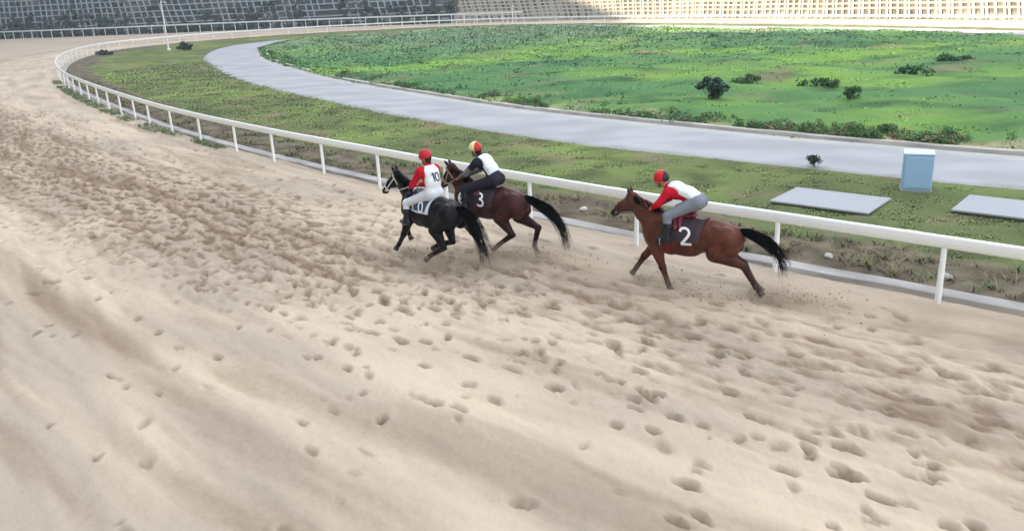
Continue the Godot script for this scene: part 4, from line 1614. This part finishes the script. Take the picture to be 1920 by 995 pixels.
func make_rider(label: String, j: Dictionary) -> Node3D:
	var o := thing("person", label, "person")
	var skin := Color(0.42, 0.24, 0.16)
	var pel: Vector3 = j.pelvis
	var chest: Vector3 = j.chest
	var neck: Vector3 = j.neck
	var head: Vector3 = j.head
	var hf: Vector3 = j.face.normalized()
	var hl := hf.cross(Vector3.UP).normalized()
	var hu := hl.cross(hf).normalized()
	var tw: Vector3 = (chest - pel)
	var spine := pel.lerp(chest, 0.5) + Vector3(-0.035, 0.02, 0)
	var torso := []
	torso.append(bone(pel, spine, 0.122, 0.108, 1.22, 0.05, skin))
	torso.append(bone(spine, chest, 0.108, 0.125, 1.25, 0.05, skin))
	torso.append(bone(chest + Vector3(0, 0, -0.02), chest + Vector3(0, 0, 0.02), 0.125, 0.125, 1.3, 0.05, skin))
	for s in 2:
		torso.append(bone(neck.lerp(chest, 0.55), j.shoulder[s], 0.075, 0.07, 1.0, 0.06, skin))
	var arms := []
	var legs := []
	var feet := []
	for s in 2:
		arms.append(bone(j.shoulder[s], j.elbow[s], 0.062, 0.045, 1.0, 0.03, skin))
		arms.append(bone(j.elbow[s], j.elbow[s].lerp(j.hand[s], 0.35), 0.046, 0.044, 1.0, 0.02, skin))
		arms.append(bone(j.elbow[s].lerp(j.hand[s], 0.35), j.hand[s], 0.044, 0.029, 1.0, 0.02, skin))
		legs.append(bone(pel + Vector3(-0.01, -0.03, -0.085 if s == 0 else 0.085), j.knee[s], 0.105, 0.064, 1.0, 0.05, skin))
		legs.append(bone(pel + Vector3(-0.06, -0.02, -0.08 if s == 0 else 0.08), pel + Vector3(0.0, -0.05, -0.08 if s == 0 else 0.08), 0.105, 0.10, 1.0, 0.05, skin))
		legs.append(bone(j.knee[s], j.knee[s].lerp(j.ankle[s], 0.3), 0.063, 0.06, 1.0, 0.03, skin))
		feet.append([bone(j.knee[s].lerp(j.ankle[s], 0.22), j.knee[s].lerp(j.ankle[s], 0.45), 0.058, 0.058, 1.0, 0.03, skin), bone(j.knee[s].lerp(j.ankle[s], 0.45), j.ankle[s], 0.058, 0.041, 1.0, 0.03, skin), bone(j.ankle[s], j.toe[s], 0.042, 0.034, 1.1, 0.03, skin), bone(j.ankle[s] + (j.ankle[s] - j.toe[s]).normalized() * 0.03 + Vector3(0, -0.035, 0), j.ankle[s].lerp(j.toe[s], 0.4) + Vector3(0, -0.02, 0), 0.033, 0.03, 1.0, 0.03, skin)])
	var nk := [bone(neck - (head - neck) * 0.1, head - hu * 0.05 - hf * 0.02, 0.056, 0.054, 1.0, 0.03, skin)]
	# head with a face
	var hb := []
	hb.append(bone(head + hu * 0.02 - hf * 0.03, head + hu * 0.03 + hf * 0.025, 0.082, 0.076, 1.0, 0.03, skin))
	hb.append(bone(head - hu * 0.02 + hf * 0.03, head - hu * 0.085 + hf * 0.062, 0.062, 0.034, 1.0, 0.04, skin))
	hb.append(bone(head - hu * 0.05 - hf * 0.01, head - hu * 0.075 + hf * 0.05, 0.055, 0.038, 1.0, 0.03, skin))
	hb.append(bone(head + hu * 0.012 + hf * 0.098, head - hu * 0.030 + hf * 0.115, 0.009, 0.014, 1.0, 0.015, skin))
	hb.append(bone(head + hu * 0.022 + hf * 0.088 - hl * 0.035, head + hu * 0.022 + hf * 0.088 + hl * 0.035, 0.014, 0.014, 1.0, 0.015, skin * 0.8))
	hb.append(bone(head - hu * 0.060 + hf * 0.095 - hl * 0.018, head - hu * 0.060 + hf * 0.095 + hl * 0.018, 0.007, 0.007, 1.0, 0.008, Color(0.30, 0.11, 0.09)))
	hb.append(bone(head - hu * 0.068 + hf * 0.094 - hl * 0.014, head - hu * 0.068 + hf * 0.094 + hl * 0.014, 0.008, 0.008, 1.0, 0.008, Color(0.33, 0.13, 0.10)))
	for s in [-1.0, 1.0]:
		hb.append(bone(head + hu * 0.012 - hf * 0.012 + hl * 0.082 * s, head - hu * 0.03 - hf * 0.005 + hl * 0.078 * s, 0.015, 0.011, 1.0, 0.01, skin))
		hb.append(bone(head - hu * 0.022 + hf * 0.072 + hl * 0.038 * s, head - hu * 0.03 + hf * 0.07 + hl * 0.034 * s, 0.022, 0.018, 1.0, 0.02, skin))
	var more := [body_mesh(hb, 0.006)]
	for s in 2:
		more.append(hand_mesh(j.hand[s], (j.hand[s] - j.elbow[s]) + Vector3(0.05, 0, 0), Vector3(0, 0.8, -0.6 if s == 0 else 0.6), 1.0 if s == 0 else -1.0, skin))
	var allb: Array = torso + nk + arms + legs + feet[0] + feet[1]
	part("body", body_mesh(allb, 0.014, 0.0, [], null, more), M.skin, o)
	for s in [-1.0, 1.0]:
		var sp := SphereMesh.new()
		sp.radius = 0.011
		sp.height = 0.022
		var e := part("eye", sp, M.eye, o)
		e.position = head + hu * 0.002 + hf * 0.086 + hl * 0.032 * s
	# clothes
	var shirt: Color = j.shirt
	var sleeves: Array = torso + [bone(neck.lerp(chest, 0.4), neck, 0.07, 0.062, 1.0, 0.04)]
	for s in 2:
		sleeves.append(bone(j.shoulder[s], j.elbow[s], 0.068, 0.052, 1.0, 0.03))
		sleeves.append(bone(j.elbow[s], j.elbow[s].lerp(j.hand[s], 0.86), 0.052, 0.036, 1.0, 0.02))
	var sl: Color = j.sleeve
	part("shirt", body_mesh(sleeves, 0.013, 0.010, [], func(p: Vector3) -> Color:
		var d := 1.0
		for s in 2:
			var e: Vector3 = j.elbow[s]
			d = minf(d, minf(p.distance_to(e) - 0.17, p.distance_to(j.hand[s]) - 0.2))
		return shirt if d > 0.0 else sl), M.cloth, o)
	var breeches: Color = j.breeches
	part("breeches", body_mesh(legs + [bone(pel, spine.lerp(pel, 0.5), 0.122, 0.112, 1.22, 0.05)], 0.013, 0.013, [], func(_p: Vector3) -> Color: return breeches), M.cloth, o)
	for s in 2:
		part("boot", body_mesh(feet[s], 0.012, 0.012, [], func(_p: Vector3) -> Color: return Color(0.012, 0.013, 0.018)), M.helmet, o)
	# number vest over the shirt
	var ax := tw.normalized()
	var vest: Array = torso.slice(0, 3) + [bone(neck.lerp(chest, 0.4), neck.lerp(chest, 0.1), 0.075, 0.07, 1.2, 0.04)]
	var side := ax.cross(Vector3(0, 0, 1)).normalized()
	var backn := side if side.dot(Vector3(-1, 0.3, 0)) > 0.0 else -side
	var clips := [[Vector3(0, 0, 1), 0.165], [Vector3(0, 0, -1), 0.165], [-ax, -(ax.dot(pel) + j.vest_low)], [ax, ax.dot(neck) - 0.01], [-backn, -backn.dot(pel) - 0.02]]
	var bib := part("number_vest", body_mesh(vest, 0.012, 0.026, clips, func(_p: Vector3) -> Color: return Color(0.74, 0.77, 0.78)), M.cloth, o)
	if j.has("digits"):
		for dg in j.digits:   # [digit, sideways start, height along the spine, size]
			var on := func(u: float, v: float) -> Array:
				var q: Vector3 = pel + ax * (dg[2] + v * dg[3]) + Vector3(0, 0, dg[1] + u * dg[3])
				return [to_skin(vest, q + backn * 0.35, -backn, 0.032), backn]
			part("number", print_on(dg[0], on, 0.17), M.ink_dark, bib)
	# helmet with its silk and peak
	var hc := head + hu * 0.045
	var front: Color = j.helmet_front
	var rear: Color = j.helmet_rear
	var cap := [bone(hc - hf * 0.02, hc + hf * 0.02, 0.118, 0.112, 1.0, 0.03), bone(hc + hu * 0.02, hc + hu * 0.045, 0.105, 0.085, 1.0, 0.05)]
	part("helmet", body_mesh(cap, 0.009, 0.0, [[-hu + hf * 0.15, (-hu + hf * 0.15).dot(hc - hu * 0.045)]], func(p: Vector3) -> Color: return front if (p - hc).dot(hf) > j.helmet_split else rear), M.helmet, o)
	var pk := [bone(hc + hf * 0.10 - hu * 0.035 - hl * 0.05, hc + hf * 0.10 - hu * 0.035 + hl * 0.05, 0.012, 0.012, 1.0, 0.03), bone(hc + hf * 0.145 - hu * 0.05 - hl * 0.025, hc + hf * 0.145 - hu * 0.05 + hl * 0.025, 0.010, 0.010, 1.0, 0.05)]
	part("peak", body_mesh(pk, 0.007, 0.0, [], func(_p: Vector3) -> Color: return front * 0.6), M.helmet, o)
	var strap := []
	for k in 9:
		var a := PI * k / 8.0
		strap.append(head - hu * 0.02 + hl * cos(a) * 0.088 - hu * sin(a) * 0.10 + hf * 0.035 * sin(a))
	part("chin_strap", tube(PackedVector3Array(strap), _same(9, 0.009), 6), M.leather, o)
	if j.has("hair"):
		part("hair", body_mesh([bone(head - hf * 0.06 - hu * 0.01, head - hf * 0.055 - hu * 0.085, 0.07, 0.05, 1.0, 0.03)], 0.009, 0.004, [], func(_p: Vector3) -> Color: return Color(0.012, 0.010, 0.010)), M.skin, o)
	return o


func place(a: Node3D, at: Vector2, heading: Vector2) -> void:
	a.position = Vector3(at.x, 0, at.y)
	a.rotation.y = atan2(-heading.y, heading.x)


func L(x: float, y: float, z: float) -> Vector3:
	return Vector3(x, y, z)


func build_racers() -> void:
	var black := Color(0.010, 0.009, 0.010)
	# ---- bay horse number two, alone on the right
	var at2 := Vector2(3.12, -13.49)
	var h2 := Vector2(-0.85, -0.53)
	var hands2 := [L(0.76, 1.44, -0.09), L(0.77, 1.43, 0.09)]
	var feet2 := [L(0.47, 0.90, -0.33), L(0.47, 0.90, 0.33)]
	var a := make_horse("reddish bay horse galloping alone at the rear with number 2 cloth", {
		"coat": Color(0.105, 0.034, 0.022), "sock": Color(0.045, 0.020, 0.014), "muzzle_color": Color(0.03, 0.02, 0.018), "hair": black, "gloss": 0.42, "dy": 0.0, "seed": 3,
		"neck": [L(0.62, 1.10, 0), L(0.90, 1.32, 0), L(1.12, 1.54, 0)], "muzzle": L(1.50, 1.24, 0),
		"fore": [[L(0.62, 0.74, -0.15), L(0.50, 0.40, -0.15), L(0.40, 0.12, -0.14), L(0.36, 0.03, -0.14)], [L(0.68, 0.76, 0.15), L(0.95, 0.47, 0.14), L(1.10, 0.24, 0.14), L(1.16, 0.15, 0.14)]],
		"hind": [[L(-0.58, 1.0, -0.13), L(-0.42, 0.76, -0.17), L(-0.90, 0.60, -0.14), L(-1.12, 0.27, -0.13), L(-1.20, 0.18, -0.13)], [L(-0.58, 1.0, 0.13), L(-0.36, 0.76, 0.17), L(-0.82, 0.56, 0.14), L(-1.03, 0.23, 0.13), L(-1.12, 0.15, 0.13)]],
		"tail": [L(-0.74, 1.15, 0), L(-0.93, 1.12, 0), L(-1.22, 1.01, 0), L(-1.45, 0.80, 0), L(-1.56, 0.50, 0)], "tail_width": [0.03, 0.08, 0.105, 0.10, 0.07],
		"strap": M.leather, "rein": M.leather, "hands": hands2, "feet": feet2, "girth": cmat(Color(0.16, 0.012, 0.02), 0.7), "saddle": cmat(Color(0.20, 0.012, 0.04), 0.5),
		"cloth": [0.50, -0.24, 1.75], "cloth_color": Color(0.058, 0.042, 0.050), "cloth_rim": Color(0.075, 0.055, 0.062), "digits": [["2", 0.15, 1.36, 0.29]],
	})
	place(a.node, at2, h2)
	var p := make_rider("person crouching in red sleeves and grey breeches on the rear bay horse", {
		"pelvis": L(-0.02, 1.60, 0), "chest": L(0.34, 1.74, 0), "neck": L(0.48, 1.79, 0), "head": L(0.60, 1.90, 0), "face": L(1, -0.12, 0),
		"shoulder": [L(0.42, 1.74, -0.17), L(0.42, 1.74, 0.17)], "elbow": [L(0.55, 1.55, -0.25), L(0.55, 1.54, 0.25)], "hand": [L(0.72, 1.43, -0.10), L(0.73, 1.42, 0.10)],
		"knee": [L(0.38, 1.36, -0.27), L(0.38, 1.36, 0.27)], "ankle": [L(0.36, 0.98, -0.33), L(0.36, 0.98, 0.33)], "toe": [L(0.52, 0.95, -0.33), L(0.52, 0.95, 0.33)],
		"shirt": Color(0.50, 0.012, 0.035), "sleeve": Color(0.52, 0.012, 0.035), "breeches": Color(0.20, 0.225, 0.26), "vest_low": -0.02,
		"helmet_front": Color(0.55, 0.015, 0.025), "helmet_rear": Color(0.012, 0.010, 0.014), "helmet_split": -0.07,
	})
	place(p, at2, h2)
	# ---- dark bay horse with the numbers six and three, beside the rail
	var at3 := Vector2(-0.33, -16.26)
	var h3 := Vector2(-0.82, -0.57)
	var hands3 := [L(0.78, 1.50, -0.10), L(0.80, 1.50, 0.10)]
	var feet3 := [L(0.60, 0.88, -0.32), L(0.60, 0.88, 0.32)]
	a = make_horse("dark brown horse with tail streaming nearest the rail in the leading pair", {
		"coat": Color(0.052, 0.018, 0.0165), "sock": Color(0.022, 0.011, 0.010), "muzzle_color": Color(0.03, 0.018, 0.016), "hair": black, "gloss": 0.40, "dy": 0.08, "seed": 11,
		"neck": [L(0.60, 1.19, 0), L(0.84, 1.44, 0), L(0.99, 1.67, 0)], "muzzle": L(1.24, 1.28, 0),
		"fore": [[L(0.62, 0.80, -0.15), L(0.46, 0.42, -0.15), L(0.26, 0.14, -0.14), L(0.20, 0.05, -0.14)], [L(0.66, 0.80, 0.15), L(0.92, 0.50, 0.14), L(0.70, 0.28, 0.14), L(0.60, 0.26, 0.14)]],
		"hind": [[L(-0.58, 1.06, -0.13), L(-0.28, 0.80, -0.17), L(-0.54, 0.47, -0.14), L(-0.20, 0.22, -0.13), L(-0.10, 0.13, -0.13)], [L(-0.60, 1.06, 0.13), L(-0.50, 0.78, 0.17), L(-0.98, 0.60, 0.14), L(-0.88, 0.22, 0.13), L(-0.93, 0.12, 0.13)]],
		"tail": [L(-0.74, 1.23, 0), L(-0.96, 1.17, 0), L(-1.36, 0.98, 0), L(-1.62, 0.68, 0), L(-1.72, 0.26, 0)], "tail_width": [0.03, 0.08, 0.11, 0.08, 0.02],
		"strap": M.tan_strap, "rein": M.tan_strap, "hands": hands3, "feet": feet3, "girth": M.leather, "saddle": cmat(Color(0.10, 0.012, 0.03), 0.5),
		"cloth": [0.56, -0.22, 1.75], "cloth_color": Color(0.040, 0.028, 0.036), "cloth_rim": Color(0.055, 0.04, 0.05), "digits": [["3", 0.20, 1.25, 0.26], ["6", 0.66, 1.25, 0.26]],
	})
	place(a.node, at3, h3)
	p = make_rider("person in dark clothes and white vest with half yellow half red helmet", {
		"pelvis": L(-0.08, 1.55, 0), "chest": L(0.16, 1.86, 0), "neck": L(0.25, 1.97, 0), "head": L(0.36, 2.08, 0), "face": L(1, -0.15, 0),
		"shoulder": [L(0.22, 1.88, -0.18), L(0.22, 1.88, 0.18)], "elbow": [L(0.46, 1.64, -0.24), L(0.46, 1.64, 0.24)], "hand": [L(0.74, 1.50, -0.10), L(0.76, 1.50, 0.10)],
		"knee": [L(0.50, 1.33, -0.27), L(0.50, 1.33, 0.27)], "ankle": [L(0.46, 0.97, -0.32), L(0.46, 0.97, 0.32)], "toe": [L(0.64, 0.94, -0.32), L(0.64, 0.94, 0.32)],
		"shirt": Color(0.020, 0.022, 0.035), "sleeve": Color(0.16, 0.15, 0.155), "breeches": Color(0.030, 0.024, 0.038), "vest_low": 0.08,
		"helmet_front": Color(0.72, 0.70, 0.36), "helmet_rear": Color(0.50, 0.02, 0.02), "helmet_split": -0.06, "hair": true,
	})
	place(p, at3, h3)
	# ---- black horse on the outside of the leading pair
	var at1 := Vector2(-1.50, -15.75)
	var h1 := Vector2(-0.66, -0.75)
	var hands1 := [L(0.58, 1.47, -0.10), L(0.60, 1.47, 0.08)]
	var feet1 := [L(0.56, 0.78, -0.33), L(0.56, 0.78, 0.33)]
	a = make_horse("black horse on the outside of the leading pair with white bridle", {
		"coat": Color(0.0075, 0.006, 0.0085), "sock": Color(0.014, 0.010, 0.009), "muzzle_color": Color(0.02, 0.018, 0.018), "hair": black, "gloss": 0.34, "dy": 0.07, "seed": 19,
		"neck": [L(0.62, 1.18, 0), L(0.88, 1.42, -0.01), L(1.06, 1.64, -0.03)], "muzzle": L(1.42, 1.27, -0.16),
		"fore": [[L(0.64, 0.80, -0.15), L(0.86, 0.46, -0.15), L(1.08, 0.20, -0.14), L(1.16, 0.12, -0.14)], [L(0.68, 0.84, 0.15), L(1.08, 0.70, 0.14), L(1.12, 0.38, 0.14), L(1.06, 0.30, 0.14)]],
		"hind": [[L(-0.58, 1.06, -0.13), L(-0.26, 0.76, -0.17), L(-0.46, 0.43, -0.14), L(0.02, 0.16, -0.13), L(0.13, 0.08, -0.13)], [L(-0.58, 1.06, 0.13), L(-0.22, 0.78, 0.17), L(-0.40, 0.48, 0.13), L(0.10, 0.30, 0.12), L(0.20, 0.24, 0.12)]],
		"tail": [L(-0.74, 1.22, 0), L(-0.92, 1.18, 0.02), L(-1.18, 1.0, 0.05), L(-1.36, 0.66, 0.08), L(-1.46, 0.22, 0.10)], "tail_width": [0.03, 0.09, 0.12, 0.12, 0.09],
		"strap": M.white_strap, "rein": M.white_strap, "hands": hands1, "feet": feet1, "girth": M.leather, "saddle": cmat(Color(0.03, 0.035, 0.045), 0.5),
		"cloth": [0.52, -0.24, 1.55], "cloth_color": Color(0.05, 0.085, 0.13), "cloth_rim": Color(0.62, 0.68, 0.72), "digits": [["0", 0.10, 1.12, 0.20], ["1", 0.36, 1.12, 0.20]],
	})
	place(a.node, at1, h1)
	p = make_rider("person sitting upright in white breeches, red sleeves and number 10 vest", {
		"pelvis": L(-0.05, 1.44, 0), "chest": L(0.03, 1.80, 0), "neck": L(0.06, 1.96, 0), "head": L(0.11, 2.09, 0), "face": L(1, -0.2, -0.15),
		"shoulder": [L(0.06, 1.86, -0.19), L(0.06, 1.86, 0.19)], "elbow": [L(0.23, 1.59, -0.27), L(0.23, 1.59, 0.26)], "hand": [L(0.54, 1.47, -0.11), L(0.56, 1.47, 0.09)],
		"knee": [L(0.46, 1.20, -0.29), L(0.46, 1.20, 0.29)], "ankle": [L(0.42, 0.84, -0.33), L(0.42, 0.84, 0.33)], "toe": [L(0.60, 0.82, -0.34), L(0.60, 0.82, 0.34)],
		"shirt": Color(0.50, 0.012, 0.03), "sleeve": Color(0.52, 0.012, 0.03), "breeches": Color(0.62, 0.66, 0.70), "vest_low": -0.06,
		"helmet_front": Color(0.52, 0.012, 0.03), "helmet_rear": Color(0.46, 0.012, 0.03), "helmet_split": 0.0, "hair": true,
		"digits": [["1", -0.085, 0.20, 0.16], ["0", 0.0, 0.20, 0.16]],
	})
	place(p, at1, h1)


func build_dust() -> void:   # pale dust thrown up behind the hooves
	var m := FogMaterial.new()
	m.albedo = Color(1.0, 0.915, 0.80)
	m.density = 0.34
	for a in [[4.5, -12.75, 1.9, 0.9, 0.9], [5.6, -11.9, 2.4, 0.8, 1.2], [6.9, -11.0, 2.8, 0.7, 1.4], [0.9, -15.1, 2.0, 0.8, 1.0], [2.0, -14.2, 2.4, 0.6, 1.2], [-0.2, -15.3, 1.6, 0.7, 1.0], [4.2, -12.95, 0.9, 0.5, 0.6], [2.75, -13.35, 0.8, 0.4, 0.6], [-0.75, -15.6, 1.0, 0.45, 0.7], [-1.75, -15.4, 1.0, 0.4, 0.7], [0.35, -15.9, 0.9, 0.5, 0.6], [8.0, -10.0, 3.0, 0.7, 1.6]]:
		var f := FogVolume.new()
		f.name = numbered("dust_cloud")
		f.shape = 0
		f.size = Vector3(a[2], a[3], a[4])
		f.material = m
		f.position = Vector3(a[0], 0.12, a[1])
		f.rotation.y = atan2(0.53, -0.85)
		f.set_meta("kind", "stuff")
		tag(f, "pale sand dust thrown up behind the galloping horses", "dust", "dust clouds behind the horses")
		add_child(f, true)
	# sand and clods flung back by the hooves
	var mm := MultiMesh.new()
	mm.transform_format = MultiMesh.TRANSFORM_3D
	mm.use_colors = true
	var bead := SphereMesh.new()
	bead.radius = 1.0
	bead.height = 1.6
	bead.radial_segments = 6
	bead.rings = 3
	mm.mesh = bead
	var hooves := [[Vector2(4.15, -12.85), Vector2(0.85, 0.53)], [Vector2(4.0, -13.15), Vector2(0.85, 0.53)], [Vector2(2.85, -13.2), Vector2(0.85, 0.53)], [Vector2(2.2, -14.1), Vector2(0.85, 0.53)], [Vector2(0.45, -15.8), Vector2(0.82, 0.57)], [Vector2(-0.25, -16.0), Vector2(0.82, 0.57)], [Vector2(-0.45, -16.0), Vector2(0.82, 0.57)], [Vector2(-1.55, -15.6), Vector2(0.66, 0.75)], [Vector2(-2.2, -16.5), Vector2(0.66, 0.75)]]
	var each := 1500
	mm.instance_count = hooves.size() * each
	for k in mm.instance_count:
		var hf: Array = hooves[k / each]
		var b: Vector2 = hf[1]
		var d := absf(rng.randfn(0.0, 0.75))
		var across := rng.randfn(0.0, 0.07 + 0.20 * d)
		var hi := absf(rng.randfn(0.0, 0.5)) * (0.05 + 0.42 * d * exp(-0.7 * d)) 
		var q: Vector2 = hf[0] + b * d + Vector2(-b.y, b.x) * across
		var sz := rng.randf_range(0.0025, 0.0075) if rng.randf() < 0.965 else rng.randf_range(0.010, 0.026)
		mm.set_instance_transform(k, Transform3D(Basis(Vector3(rng.randfn(), rng.randfn(), rng.randfn()).normalized(), rng.randf() * TAU).scaled(Vector3(sz, sz * rng.randf_range(0.6, 1.2), sz)), Vector3(q.x, 0.03 + hi, q.y)))
		mm.set_instance_color(k, Color(0.56, 0.46, 0.35) * rng.randf_range(0.75, 1.15) if sz < 0.008 else Color(0.42, 0.33, 0.24))
	var mi := MultiMeshInstance3D.new()
	mi.name = "thrown_sand"
	mi.multimesh = mm
	mi.material_override = M.skin
	mi.set_meta("kind", "stuff")
	tag(mi, "grains and clods of sand flung back by the horses' hooves", "sand")
	add_child(mi)
